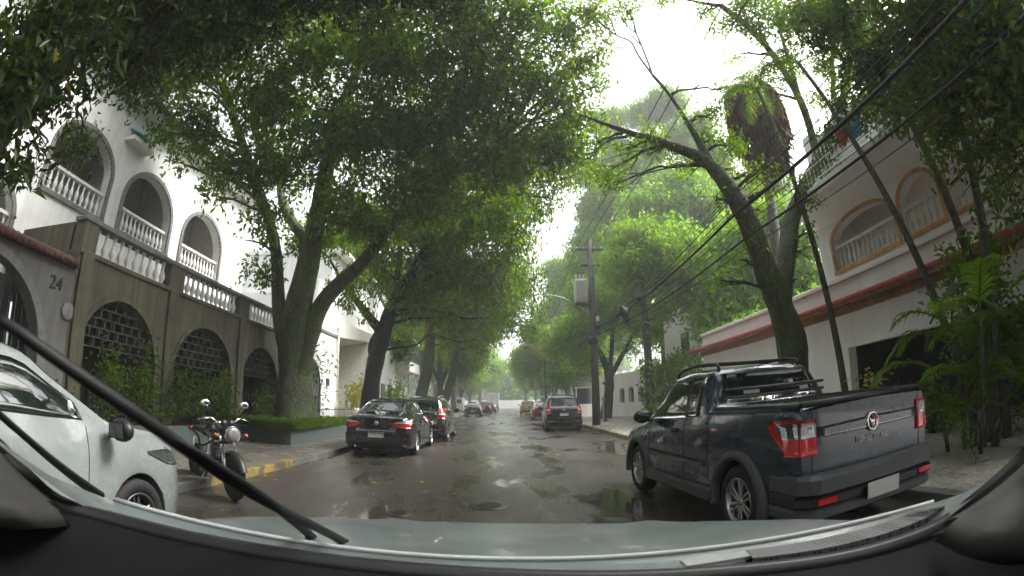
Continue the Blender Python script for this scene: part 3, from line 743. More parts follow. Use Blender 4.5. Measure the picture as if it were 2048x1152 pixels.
class Shell:
    def __init__(s, spec, m, parent, name='body', label=None):
        V, F = car_shell(spec); s.bvh = BVHTree.FromPolygons([Vector(v) for v in V], F)
        mb = MB(); mb.add(V, F, m, True); mb.sm[-1] = False; mb.sm[-2] = False; s.spec = spec
        s.obj = mb.build(name, parent=parent, sharp=38)
    def cast(s, mode, a, b):
        """B: a=x b=z from behind; F from the front; L/R: a=y b=z from the side; T: a=x b=y from above"""
        o, d = {'B': ((a, -5, b), (0, 1, 0)), 'F': ((a, 20, b), (0, -1, 0)), 'R': ((5, a, b), (-1, 0, 0)), 'L': ((-5, a, b), (1, 0, 0)), 'T': ((a, b, 5), (0, 0, -1))}[mode]
        h, n, i, _ = s.bvh.ray_cast(Vector(o), Vector(d))
        if h is None:
            g = {'B': (a, 0, b), 'F': (a, s.spec['L'], b), 'R': (1, a, b), 'L': (-1, a, b), 'T': (a, b, 1)}[mode]
            h, n, i, _ = s.bvh.find_nearest(Vector(g))
        if n.dot(Vector(d)) > 0: n = -n
        return h, n
    def patch(s, mb, mode, lo, hi, off, m, nu=10, nv=6, depth=.02):
        """a panel between two outline curves, projected onto the body and standing off it"""
        A = resample(lo, nu); B = resample(hi, nu); V = []; W = []
        for i in range(nu + 1):
            for j in range(nv + 1):
                q = A[i] + (B[i] - A[i])*(j/nv); h, n = s.cast(mode, q[0], q[1])
                V.append(h + n*off); W.append(h - n*depth)
        K = nv + 1; F = [[i*K + j, (i + 1)*K + j, (i + 1)*K + j + 1, i*K + j + 1] for i in range(nu) for j in range(nv)]
        b = len(V); ring = [i*K for i in range(nu + 1)] + [nu*K + j for j in range(1, K)] + [i*K + nv for i in range(nu - 1, -1, -1)] + [j for j in range(nv - 1, 0, -1)]
        mb.add(V + W, F, m, True); 
        F2 = [[ring[k], ring[(k + 1) % len(ring)], b + ring[(k + 1) % len(ring)], b + ring[k]] for k in range(len(ring))]
        base = len(mb.v) - 2*b
        for f in F2: mb.f.append([base + q for q in f]); mb.mi.append(mb.slot(m)); mb.sm.append(False)
def resample(c, n):
    P = np.array(c, float); d = np.r_[0, np.cumsum(np.hypot(*(P[1:] - P[:-1]).T))]
    if d[-1] < 1e-9: return [P[0]]*(n + 1)
    t = np.linspace(0, d[-1], n + 1); return [np.array((np.interp(q, d, P[:, 0]), np.interp(q, d, P[:, 1]))) for q in t]
def both(sh, name, m, parent, sides, off, **k):
    out = []
    for mode, sx in (('R', 1), ('L', -1)):
        mb = MB(); sh.patch(mb, mode, sides[0], sides[1], off, m, **k); out.append(mb.build(name, parent=parent))
    return out
def mirrorB(sh, mode, name, lo, hi, off, m, parent, **k):
    out = []
    for s in (1, -1):
        mb = MB(); sh.patch(mb, mode, [(s*a, b) for a, b in lo], [(s*a, b) for a, b in hi], off, m, **k); out.append(mb.build(name, parent=parent))
    return out
_wh = {}
def wheel(parent, x, y, r, wid, side, rim_m, spokes=5, steer=0):
    k = (r, wid, rim_m.name, spokes)
    if k not in _wh:
        mb = MB(); q = r*.66
        mb.lathe([(q, -wid/2 + .01), (r*.9, -wid/2), (r*.985, -wid*.36), (r, 0), (r*.985, wid*.36), (r*.9, wid/2), (q, wid/2 - .01), (q*.96, 0)], (0, 0, 0), 'x', M['tyre'], 28)
        a = mb.build('wheel'); mb = MB()
        mb.lathe([(q*1.01, -wid*.3), (q*1.01, wid*.46), (q*.93, wid*.44), (q*.88, wid*.1), (q*.86, -wid*.3)], (0, 0, 0), 'x', rim_m, 28)
        mb.lathe([(q*.9, wid*.02), (.001, wid*.02)], (0, 0, 0), 'x', M['under'], 20)
        mb.lathe([(q*.2, wid*.05), (q*.2, wid*.36), (q*.12, wid*.40), (.001, wid*.40)], (0, 0, 0), 'x', rim_m, 14)
        for i in range(spokes):
            t = 2*math.pi*i/spokes; R = Matrix.Rotation(t, 3, 'X')
            for d in (-.10, .10):
                mb.box(R @ Vector((wid*.27, d*q, q*.52)), (wid*.16, q*.13, q*.84), rim_m, R @ Matrix.Rotation(-d*1.1, 3, 'X'), .006)
        b = mb.build('rim'); _wh[k] = (a.data, b.data); bpy.data.objects.remove(a); bpy.data.objects.remove(b)
    for nm, me, par in (('wheel', _wh[k][0], parent), ('rim', _wh[k][1], None)):
        o = bpy.data.objects.new(nm, me)
        if nm == 'wheel':
            o.location = (x, y, r); o.rotation_euler = (random.random()*6 if False else 0, 0, steer + (math.pi if side < 0 else 0)); link(o, par); top = o
        else: link(o, top)
def door_mirror(parent, x, y, z, side, m, s=1.0):
    mb = MB(); mb.ball((side*(x + .11*s), y, z), (.12*s, .07*s, .085*s), m, 14, 8); mb.box((side*(x + .02), y + .01, z - .05), (.1, .05, .035), M['black_trim'])
    o = mb.build('door_mirror', parent=parent)
    mb = MB(); mb.box((side*(x + .115*s), y - .064*s, z), (.17*s, .012, .11*s), M['glass'], bev=.01); mb.build('mirror_glass', parent=o)
def common(root, sh, spec, rim, spokes=5, mirrors=None, steer=0):
    w = kv(spec['width'], spec['axles'][0]); r = spec['wheel_r']
    for a in spec['axles']:
        for s in (1, -1): wheel(root, s*(w - .115), a, r, .205, s, rim, spokes, steer if a > 2 else 0)
    mb = MB(); mb.span((-w + .15, .25, .2), (w - .15, spec['L'] - .2, .34), M['under'])
    for a in spec['axles']: mb.span((-w + .3, a - .04, r - .04), (w - .3, a + .04, r + .04), M['under'])
    mb.build('underbody', parent=root)
    if mirrors: 
        for s in (1, -1): door_mirror(root, mirrors[0], mirrors[1], mirrors[2], s, mirrors[3])
def seams(sh, root, lines, m=None):
    for mode, pts in lines:
        for md in ((mode,) if mode in 'TBF' else ('L', 'R')):
            mb = MB(); P = [sh.cast(md, a, b) for a, b in resample(pts, 14)]
            mb.tube([h + n*.0005 for h, n in P], .0045, m or M['under'], 4); mb.build('seam', parent=root)
def handle(sh, root, y, z, m):
    for md in ('L', 'R'):
        h, n = sh.cast(md, y, z); mb = MB(); mb.box(h + n*.022, (.022, .19, .03), m, bev=.008); mb.box(h + n*.008, (.02, .15, .05), M['under'], bev=.01); mb.build('door_handle', parent=root)

SEDAN = dict(L=4.45, arch_r=.355, wheel_r=.30, axles=(.92, 3.58), smooth=.06,
  bottom=[(0, .30), (.15, .22), (1.4, .19), (3.2, .19), (4.3, .20), (4.45, .28)],
  belt=[(0, .94), (.06, .985), (.9, .99), (2.0, .96), (3.1, .91), (3.6, .84), (4.15, .74), (4.45, .58)],
  top=[(0, .96), (.08, 1.03), (.50, 1.065), (.62, 1.09), (1.15, 1.40), (1.6, 1.485), (2.2, 1.50), (2.65, 1.46), (3.15, 1.16), (3.42, .98), (3.9, .90), (4.3, .80), (4.45, .62)],
  width=[(0, .72), (.06, .80), (.25, .86), (.8, .90), (1.5, .905), (3.3, .90), (4.0, .86), (4.3, .76), (4.45, .55)],
  wbelt=[(0, .93), (4.45, .93)], wtop=[(0, .8), (.6, .68), (1.2, .62), (2.2, .64), (2.7, .62), (3.2, .72), (4.45, .8)], stations=(.45, .55, .6, .65, 1.1, 1.2, 2.7, 3.2, 3.4))
def sedan(name, label, loc, rz, body, cat='car', group=None, rim=None, lit=False):
    t = thing(name, label, cat, loc, rz, group); sp = SEDAN; sh = Shell(sp, body, t)
    mb = MB(); sh.patch(mb, 'B', [(-.64, 1.085), (.64, 1.085)], [(-.50, 1.40), (0, 1.425), (.50, 1.40)], .004, M['glass'], 16, 6); g = mb.build('rear_window', parent=t)
    mb = MB(); sh.patch(mb, 'F', [(-.66, 1.02), (.66, 1.02)], [(-.50, 1.40), (.50, 1.40)], .004, M['glass'], 12, 6); mb.build('windscreen', parent=t)
    both(sh, 'side_window', M['glass'], t, ([(.98, 1.06), (1.86, 1.03)], [(1.12, 1.28), (1.3, 1.385), (1.86, 1.43)]), .004, nu=8)
    both(sh, 'side_window', M['glass'], t, ([(1.95, 1.03), (3.02, .99)], [(1.95, 1.43), (2.45, 1.43), (2.98, 1.08)]), .004, nu=10)
    seams(sh, t, [('R', [(1.90, .30), (1.90, 1.0)]), ('R', [(3.0, .30), (3.06, .93)]), ('R', [(1.15, .9), (1.28, .62), (1.34, .3)]), ('R', [(1.3, .27), (3.1, .27)]),
                  ('B', [(-.60, .50), (-.60, .80), (-.70, .98)]), ('B', [(.60, .50), (.60, .80), (.70, .98)]), ('T', [(-.70, .42), (-.66, .56), (.66, .56), (.70, .42)])])
    handle(sh, t, 1.42, .86, body); handle(sh, t, 2.25, .84, body)
    L = lambda nm, lo, hi, m, off=.02, **k: mirrorB(sh, 'B', nm, lo, hi, off, m, t, **k)
    lamps = L('tail_light', [(.36, .86), (.55, .76), (.84, .74)], [(.36, .865), (.55, .90), (.84, .955)], M['red_lens'], .018)
    for q, s in zip(lamps, (1, -1)):
        mb = MB(); sh.patch(mb, 'B', [(s*.46, .865), (s*.83, .862)], [(s*.47, .878), (s*.62, .908), (s*.83, .945)], .026, M['clear_lens']); mb.build('reverse_lens', parent=q)
    L('rear_reflector', [(.50, .475), (.76, .475)], [(.50, .50), (.62, .525), (.76, .505)], M['lit_red'] if lit else M['red_lens'], .022, nv=3)
    mb = MB(); sh.patch(mb, 'B', [(-.80, .30), (.80, .30)], [(-.80, .60), (.80, .60)], .035, body, 20, 6)
    bm = mb.build('rear_bumper', parent=t)
    mb = MB(); sh.patch(mb, 'B', [(-.6, .25), (.6, .25)], [(-.66, .37), (.66, .37)], .045, M['black_trim'], 12, 3); mb.build('bumper_insert', parent=bm)
    mb = MB(); sh.patch(mb, 'B', [(-.50, .665), (.50, .665)], [(-.50, .685), (.50, .685)], .02, M['chrome'], 12, 2); mb.build('boot_strip', parent=t)
    mb = MB(); sh.patch(mb, 'B', [(-.20, .50), (.20, .50)], [(-.20, .63), (.20, .63)], .048, M['plate'], 4, 2); mb.build('number_plate', parent=t)
    mb = MB(); h, n = sh.cast('B', 0, .86); mb.lathe([(.055, -.03), (.055, .016), (.04, .022), (.001, .022)], (h.x, h.y, h.z), 'y', M['chrome'], 18)
    mb.v = [(x, 2*h.y - y, z) for x, y, z in mb.v]; mb.build('emblem', parent=t)
    mb = MB(); h, n = sh.cast('B', .42, .715)
    for k in range(5): mb.box((h.x + k*.035 - .07, h.y - .008, h.z), (.02, .01, .022), M['chrome'])
    mb.build('model_lettering', parent=t)
    h, n = sh.cast('B', -.3, .715); mb = MB()
    for k in range(3): mb.box((h.x + k*.03 - .2, h.y - .008, h.z), (.02, .01, .02), M['chrome'])
    mb.build('model_lettering', parent=t)
    mb = MB(); mb.tube([(0, 1.42, 1.50), (0, 1.28, 1.68)], [.006, .003], M['black_trim'], 5); mb.ball((0, 1.43, 1.50), (.03, .05, .018), M['black_trim']); mb.build('aerial', parent=t)
    mirrorB(sh, 'F', 'headlight', [(.45, .62), (.78, .64)], [(.42, .70), (.80, .76)], .01, M['clear_lens'], t)
    mb = MB(); mb.tube([(-.55, .04, .27), (-.55, -.04, .26)], .03, M['chrome'], 10); mb.build('exhaust', parent=t)
    common(t, sh, sp, rim or M['rim'], 5, (.90, 2.98, 1.02, body)); return t

HATCH = dict(L=4.15, arch_r=.37, wheel_r=.325, axles=(.78, 3.32), smooth=.05,
  bottom=[(0, .36), (.15, .27), (1.4, .24), (3.2, .24), (4.0, .25), (4.15, .32)],
  belt=[(0, 1.0), (.06, 1.06), (.8, 1.08), (2.0, 1.05), (2.9, 1.0), (3.3, .96), (3.9, .85), (4.15, .64)],
  top=[(0, 1.02), (.05, 1.10), (.16, 1.30), (.30, 1.54), (.42, 1.60), (1.2, 1.66), (2.0, 1.655), (2.35, 1.60), (2.95, 1.18), (3.1, 1.08), (3.7, 1.0), (4.05, .88), (4.15, .70)],
  width=[(0, .76), (.06, .83), (.3, .875), (.8, .895), (3.2, .895), (3.8, .85), (4.05, .74), (4.15, .58)],
  wbelt=[(0, .94), (4.15, .94)], wtop=[(0, .80), (.3, .73), (1.2, .73), (2.2, .72), (2.9, .78), (4.15, .8)], stations=(.12, .16, .2, .26, .3, .36, .42, 2.4, 2.9, 3.0, 3.1))
def hatch(name, label, loc, rz, body, group=None, tall=1.0, rim=None, spare=False, rails=True, plate=True, cat='car'):
    t = thing(name, label, cat, loc, rz, group)
    sp = dict(HATCH); sp['top'] = [(y, z if z < 1.12 else 1.12 + (z - 1.12)*tall) for y, z in HATCH['top']]; sh = Shell(sp, body, t)
    zt = 1.12 + (1.50 - 1.12)*tall
    mb = MB(); sh.patch(mb, 'B', [(-.68, 1.12), (.68, 1.12)], [(-.58, zt), (0, zt + .015), (.58, zt)], .004, M['glass'], 16, 6); g = mb.build('rear_window', parent=t)
    mb = MB(); mb.tube([sh.cast('B', 0.02, 1.14)[0] + Vector((0, -.015, 0)), sh.cast('B', .38, 1.22)[0] + Vector((0, -.02, 0))], .007, M['black_trim'], 5); mb.build('rear_wiper', parent=g)
    mb = MB(); sh.patch(mb, 'F', [(-.70, 1.14), (.70, 1.14)], [(-.58, zt + .03), (.58, zt + .03)], .004, M['glass'], 12, 6); mb.build('windscreen', parent=t)
    z2 = 1.12 + (1.53 - 1.12)*tall
    both(sh, 'side_window', M['glass'], t, ([(.30, 1.16), (1.50, 1.13)], [(.42, z2 - .03), (1.50, z2)]), .004, nu=8)
    both(sh, 'side_window', M['glass'], t, ([(1.58, 1.13), (2.78, 1.09)], [(1.58, z2), (2.25, z2 - .01), (2.74, 1.2)]), .004, nu=10)
    seams(sh, t, [('R', [(1.54, .35), (1.54, 1.1)]), ('R', [(2.72, .35), (2.80, 1.05)]), ('R', [(.95, 1.0), (1.08, .72), (1.16, .35)]), ('B', [(-.62, .62), (-.66, .9), (-.72, 1.05)]), ('B', [(.62, .62), (.66, .9), (.72, 1.05)]), ('B', [(-.62, .62), (.62, .62)])])
    handle(sh, t, 1.12, .95, body); handle(sh, t, 1.86, .93, body)
    ls = mirrorB(sh, 'B', 'tail_light', [(.60, .84), (.84, .84)], [(.66, 1.20), (.80, 1.20)], .016, M['red_lens'], t)
    for q, s in zip(ls, (1, -1)):
        mb = MB(); sh.patch(mb, 'B', [(s*.65, .98), (s*.80, .98)], [(s*.66, 1.04), (s*.80, 1.04)], .024, M['clear_lens'], 4, 2); mb.build('reverse_lens', parent=q)
    mb = MB(); sh.patch(mb, 'B', [(-.82, .33), (.82, .33)], [(-.82, .60), (.82, .60)], .05, body if plate != 'trim' else M['grey_trim'], 18, 5); bm = mb.build('rear_bumper', parent=t)
    mb = MB(); sh.patch(mb, 'B', [(-.7, .30), (.7, .30)], [(-.76, .42), (.76, .42)], .062, M['black_trim'], 12, 3); mb.build('bumper_insert', parent=bm)
    mirrorB(sh, 'B', 'rear_reflector', [(.52, .46), (.74, .46)], [(.52, .50), (.74, .50)], .07, M['red_lens'], t, nu=4, nv=2)
    mb = MB(); sh.patch(mb, 'B', [(-.20, .73), (.20, .73)], [(-.20, .87), (.20, .87)], .02, M['plate'], 4, 2); mb.build('number_plate', parent=t)
    h, n = sh.cast('B', 0, 1.0); mb = MB(); mb.box((0, h.y - .012, 1.0), (.11, .02, .07), M['chrome'], bev=.01); mb.build('emblem', parent=t)
    if spare:
        mb = MB(); mb.lathe([(.32, -.02), (.33, -.06), (.33, -.20), (.28, -.24), (.001, -.25)], (0, .02, .85), 'y', M['black_trim'], 26); mb.build('spare_wheel_cover', parent=t)
    if rails:
        for s in (1, -1):
            mb = MB(); P = [sh.cast('T', s*.56, y)[0] + Vector((0, 0, dz)) for y, dz in ((.55, .0), (.65, .045), (1.3, .05), (1.95, .045), (2.1, .0))]; mb.tube(smooth_path(P), .014, M['galv'], 6); mb.build('roof_rail', parent=t)
    mirrorB(sh, 'F', 'headlight', [(.45, .70), (.78, .72)], [(.42, .80), (.80, .88)], .01, M['clear_lens'], t)
    both(sh, 'headlight', M['smoke_lens'], t, ([(3.48, .84), (3.75, .74), (4.02, .70)], [(3.48, .86), (3.75, .86), (4.02, .80)]), .01, nu=8, nv=3)
    common(t, sh, sp, rim or M['dark_rim'], 5, (.89, 2.72, 1.10, body)); return t

PK = dict(L=4.48, arch_r=.40, wheel_r=.335, axles=(.86, 3.58), smooth=.04,
  bottom=[(0, .48), (.2, .38), (1.4, .30), (3.2, .30), (4.3, .30), (4.48, .36)],
  belt=[(0, 1.10), (.04, 1.15), (1.4, 1.14), (1.8, 1.07), (2.6, 1.04), (3.2, .99), (3.7, .92), (4.25, .80), (4.48, .64)],
  top=[(0, 1.12), (.03, 1.165), (1.40, 1.16), (1.46, 1.20), (1.56, 1.52), (1.66, 1.58), (2.2, 1.605), (2.7, 1.57), (3.25, 1.15), (3.42, 1.04), (4.0, .95), (4.35, .84), (4.48, .68)],
  width=[(0, .78), (.03, .81), (.2, .84), (.8, .855), (3.3, .855), (4.0, .83), (4.3, .76), (4.48, .6)],
  wbelt=[(0, .965), (1.4, .965), (1.8, .95), (4.48, .94)], wtop=[(0, .80), (1.5, .77), (2.2, .77), (2.8, .74), (3.3, .8), (4.48, .8)], stations=(.015, .03, 1.38, 1.42, 1.46, 1.5, 1.54, 1.6, 1.66, 2.75, 3.2, 3.3, 3.42))
def pickup(loc, rz):
    body = paint('blue_black_paint', (.002, .015, .036), .05)
    t = thing('pickup_truck', 'dark blue black pickup with grey wheel flares parked on the right kerb', 'pickup truck', loc, rz); sh = Shell(PK, body, t)
    mb = MB(); sh.patch(mb, 'B', [(-.64, 1.22), (.64, 1.22)], [(-.56, 1.52), (.56, 1.52)], .004, M['glass'], 14, 5); g = mb.build('rear_window', parent=t)
    mb = MB()
    for z in (1.27, 1.35): mb.tube([(-.66, 1.36, z), (.66, 1.36, z)], .016, M['grey_trim'], 8)
    mb.build('window_guard', parent=t)
    mb = MB(); mb.box((.42, 1.425, 1.30), (.12, .004, .05), M['white_seal']); mb.build('sticker', parent=g); mb = MB(); mb.box((-.3, 1.425, 1.315), (.20, .004, .035), M['white_seal']); mb.build('sticker', parent=g)
    for s in (1, -1):
        mb = MB(); P = [sh.cast('T', s*.55, y)[0] + Vector((0, 0, dz)) for y, dz in ((1.66, .01), (1.74, .06), (2.2, .065), (2.66, .05), (2.82, .0))]; mb.tube(smooth_path(P), .018, M['black_trim'], 8); mb.build('roof_rail', parent=t)
    mb = MB(); mb.tube([(-.55, 2.2, 1.655), (.55, 2.2, 1.655)], .014, M['black_trim'], 8); mb.tube([(-.55, 1.85, 1.65), (.55, 1.85, 1.65)], .014, M['black_trim'], 8); mb.build('roof_rack', parent=t)
    mb = MB(); sh.patch(mb, 'F', [(-.66, 1.08), (.66, 1.08)], [(-.54, 1.50), (.54, 1.50)], .004, M['glass'], 12, 5); mb.build('windscreen', parent=t)
    both(sh, 'side_window', M['glass'], t, ([(1.66, 1.10), (3.14, 1.05)], [(1.70, 1.50), (2.66, 1.51), (3.08, 1.14)]), .004, nu=14)
    both(sh, 'window_divider', M['black_trim'], t, ([(1.99, 1.10), (2.04, 1.10)], [(1.99, 1.50), (2.04, 1.50)]), .008, nu=2)
    seams(sh, t, [('R', [(2.0, .38), (2.0, 1.08)]), ('R', [(3.08, .38), (3.12, 1.02)]), ('R', [(1.42, .45), (1.42, 1.14)]), ('B', [(-.68, .66), (-.68, 1.12)]), ('B', [(.68, .66), (.68, 1.12)]), ('B', [(-.68, .655), (.68, .655)])])
    handle(sh, t, 2.25, .94, M['black_trim'])
    # tonneau and bed rails
    mb = MB(); sh.patch(mb, 'T', [(-.70, .06), (.70, .06)], [(-.70, 1.36), (.70, 1.36)], .012, M['black_trim'], 10, 8)
    for k in range(7): mb.box((0, .15 + k*.19, 1.202), (1.38, .012, .006), M['under'])
    mb.build('tonneau_cover', parent=t)
    mb = MB(); mb.tube([(-.76, .02, 1.175), (.76, .02, 1.175)], .022, M['black_trim'], 8)
    for s in (1, -1): mb.tube([(s*.775, .03, 1.17), (s*.775, 1.40, 1.17)], .024, M['black_trim'], 8)
    mb.build('bed_rail', parent=t)
    # tailgate relief, lamps, badge, lettering
    mb = MB(); sh.patch(mb, 'B', [(-.62, .92), (.62, .92)], [(-.62, 1.0), (0, 1.015), (.62, 1.0)], .016, body, 14, 4); mb.build('tailgate_crease', parent=t)
    for s in (1, -1):
        mb = MB(); V = []; 
        # wraps from the tailgate corner round to the side
        sh.patch(mb, 'B', [(s*.64, .80), (s*.83, .80)], [(s*.645, 1.065), (s*.83, 1.065)], .016, M['red_lens'], 6, 6)
        sh.patch(mb, 'R' if s > 0 else 'L', [(.0, .80), (.12, .81), (.27, .93), (.36, 1.02)], [(.0, 1.065), (.12, 1.075), (.27, 1.06), (.36, 1.03)], .012, M['red_lens'], 8, 6)
        q = mb.build('tail_light', parent=t)
        mb = MB(); sh.patch(mb, 'B', [(s*.66, .935), (s*.83, .93)], [(s*.66, 1.04), (s*.83, 1.045)], .022, M['clear_lens'], 5, 4)
        sh.patch(mb, 'R' if s > 0 else 'L', [(.0, .93), (.14, .935), (.25, .99)], [(.0, 1.045), (.14, 1.05), (.25, 1.035)], .018, M['smoke_lens'], 6, 4); mb.build('reverse_lens', parent=q)
        mb = MB(); sh.patch(mb, 'B', [(s*.705, .965), (s*.745, .965)], [(s*.705, 1.015), (s*.745, 1.015)], .028, M['clear_lens'], 2, 2); mb.build('bulb_cover', parent=q)
    h, n = sh.cast('B', 0, .955); mb = MB(); mb.lathe([(.075, 0), (.078, -.02), (.066, -.03), (.064, -.024), (.001, -.024)], (0, h.y, .965), 'y', M['chrome'], 26)
    e = mb.build('emblem', parent=t); mb = MB(); y = h.y - .03
    for a, b in (((-.045, .03), (-.012, -.045)), ((-.012, -.045), (0, -.01)), ((0, -.01), (.012, -.045)), ((.012, -.045), (.045, .03)), ((-.02, .055), (0, .012)), ((0, .012), (.02, .055))):
        mb.tube([(a[0], y, .965 + a[1]), (b[0], y, .965 + b[1])], .006, M['red_lens'] if b[1] > 0 else M['chrome'], 5)
    mb.build('emblem_letters', parent=e)
    mb = MB(); h, n = sh.cast('B', 0, .84)
    rr = random.Random(4)
    for k in range(13):
        x = -.19 + k*.031; mb.box((x, h.y - .006, .84), (.006, .012, .05), M['galv'])
        mb.box((x + .009, h.y - .006, .84 + rr.choice((.021, -.021, 0))), (.016, .012, .008), M['galv'])
        if k % 3: mb.box((x + .018, h.y - .006, .84), (.006, .012, .05), M['galv'])
    mb.build('tailgate_lettering', parent=t)
    # plastic bumper with plate
    mb = MB()
    def bumper(z0, z1, out, m_, x1=.84, y1=.34):
        prof = []
        for i in range(25):
            a = -1 + i/12; x = a*x1; e = abs(a)
            y = -out + (0 if e < .82 else ((e - .82)/.18)**2*.12); prof.append((x, y))
        prof = [(-x1 - .01, y1)] + prof + [(x1 + .01, y1)]
        V = [(x, y, z) for z in (z0, z0 + .02, z1 - .03, z1) for x, y in [(p[0]*(1 - (.02 if z in (z0, z1) else 0)), p[1] + (.035 if z in (z0, z1) else 0)) for p in prof]]
        K = len(prof); mb.add(V, [[j*K + i, j*K + i + 1, (j + 1)*K + i + 1, (j + 1)*K + i] for j in range(3) for i in range(K - 1)] + [[i for i in range(K)][::-1], [3*K + i for i in range(K)]], m_, False)
    bumper(.50, .655, .14, M['grey_trim']); bumper(.40, .505, .115, M['black_trim']); bumper(.30, .402, .10, M['grey_trim'])
    bm = mb.build('rear_bumper', parent=t)
    mb = MB(); mb.box((0, -.152, .44), (.40, .012, .13), M['plate'], bev=.004); mb.build('number_plate', parent=t)
    for s in (1, -1):
        mb = MB(); mb.box((s*.62, -.125, .455), (.20, .02, .055), M['red_lens'], bev=.008); mb.build('rear_reflector', parent=bm)
    # flares and sills
    for s, md in ((1, 'R'), (-1, 'L')):
        for a in PK['axles']:
            mb = MB(); V = []; n_ = 20
            w = kv(PK['width'], a)
            for i in range(n_ + 1):
                th = math.pi*(-.06 + 1.12*i/n_)
                for rr_, ox in ((.395, -.05), (.392, .03), (.43, .036), (.475, .012), (.48, -.03)):
                    V.append((s*(w + ox), a + rr_*math.cos(th), .335 + rr_*math.sin(th)))
            F = [[i*5 + j, (i + 1)*5 + j, (i + 1)*5 + j + 1, i*5 + j + 1] for i in range(n_) for j in range(4)]
            mb.add(V, F, M['grey_trim'], True); mb.build('wheel_flare', parent=t)
        mb = MB(); mb.span((s*.78, 1.34, .27), (s*.895, 3.12, .40), M['grey_trim'], .02); mb.build('sill_guard', parent=t)
        mb = MB(); sh.patch(mb, md, [(1.5, .60), (3.1, .60)], [(1.5, .67), (3.1, .67)], .018, M['grey_trim'], 8, 2); mb.build('side_moulding', parent=t)
    mirrorB(sh, 'F', 'headlight', [(.45, .68), (.8, .7)], [(.42, .78), (.8, .86)], .01, M['clear_lens'], t)
    common(t, sh, PK, M['rim'], 6, (.86, 3.0, 1.09, M['black_trim'])); return t

# ---- parked cars
blk = paint('black_paint', (.008, .006, .009), .1); grn = paint('dark_green_grey_paint', (.035, .038, .034), .3)
sedan('black_sedan', 'black saloon with wedge tail lights and shiny alloys, nearest car on the left kerb', (-3.13, 11.55, 0), math.radians(.5), blk, group='cars parked along the left kerb')
hatch('dark_hatchback', 'dark grey green hatchback parked directly in front of the black saloon', (-2.86, 16.35, 0), 0, grn, 'cars parked along the left kerb', .92)
hatch('black_suv', 'black compact off-roader by the utility pole on the right side', (2.83, 22.3, 0), math.radians(-2), paint('suv_black_paint', (.010, .010, .011), .15), 'cars parked along the right kerb', 1.12, rim=M['dark_rim'])
sedan('navy_sedan', 'dark navy saloon parked alone far down the left kerb', (-3.05, 47.5, 0), 0, paint('navy_paint', (.012, .014, .03), .2), group='cars parked along the left kerb')
hatch('black_hatchback', 'small black hatchback just beyond the navy saloon', (-2.3, 54.5, 0), 0, blk, 'cars parked along the left kerb', .85)
hatch('grey_hatchback', 'low grey hatchback farthest in the left row by the lorry', (-1.9, 66.0, 0), 0, paint('grey_paint', (.05, .05, .05), .3), 'cars parked along the left kerb', .8)
sedan('red_sedan', 'bright red saloon mostly hidden behind the black off-roader', (3.15, 37.0, 0), 0, paint('red_paint', (.22, .008, .01), .1), group='cars parked along the right kerb')
hatch('yellow_taxi', 'yellow taxi parked far down the right kerb', (2.9, 56.0, 0), 0, paint('yellow_paint', (.35, .27, .03), .05), 'cars parked along the right kerb', .85)
pk_ = pickup((3.05, 3.17, 0), math.radians(3.2)); pk_.scale = (1.05, 1.05, 1.05)
wt = hatch('white_car', 'white hatchback alongside on the left with black mirror and black windows', (-3.66, -.42, 0), 0, paint('white_paint', (.21, .23, .225), .0), None, .78, rim=M['dark_rim'], rails=False)
for o in [c for c in COL.objects if c.parent == wt and c.name.startswith('door_mirror')]: o.data.materials[0] = M['black_trim']; o.location = (0, .30, -.05)
# lorry and van
def lorry(loc):
    t = thing('box_lorry', 'pale grey box lorry standing at the far left end of the street', 'lorry', loc)
    mb = MB(); mb.box((0, 2.4, 1.95), (2.3, 4.8, 2.3), M['white_lorry'], bev=.04); b = mb.build('cargo_box', parent=t)
    mb = MB(); mb.span((-.02, -.015, .85), (.02, .0, 3.05), M['grey_trim'])
    for z in (1.0, 2.9): mb.span((-1.1, -.012, z), (1.1, 0, z + .03), M['grey_trim'])
    mb.build('rear_doors', parent=b)
    mb = MB(); mb.box((0, 5.8, 1.3), (2.0, 1.6, 1.7), M['white_lorry'], bev=.2); mb.build('cab', parent=t)
    mb = MB(); mb.span((-1.0, 0, .55), (1.0, 6.4, .75), M['under']); mb.span((-1.1, -.1, .5), (1.1, .05, .62), M['grey_trim']); mb.build('chassis', parent=t)
    for y in (1.1, 5.6):
        for s in (1, -1): wheel(t, s*.92, y, .42, .25, s, M['dark_rim'])
    for s in (1, -1): mb = MB(); mb.box((s*.95, -.11, .68), (.2, .04, .1), M['red_lens'], bev=.01); mb.build('tail_light', parent=t)
M['white_lorry'] = simple('lorry_panel', (.55, .55, .54), .5, var=.08)
lorry((-1.9, 84, 0))
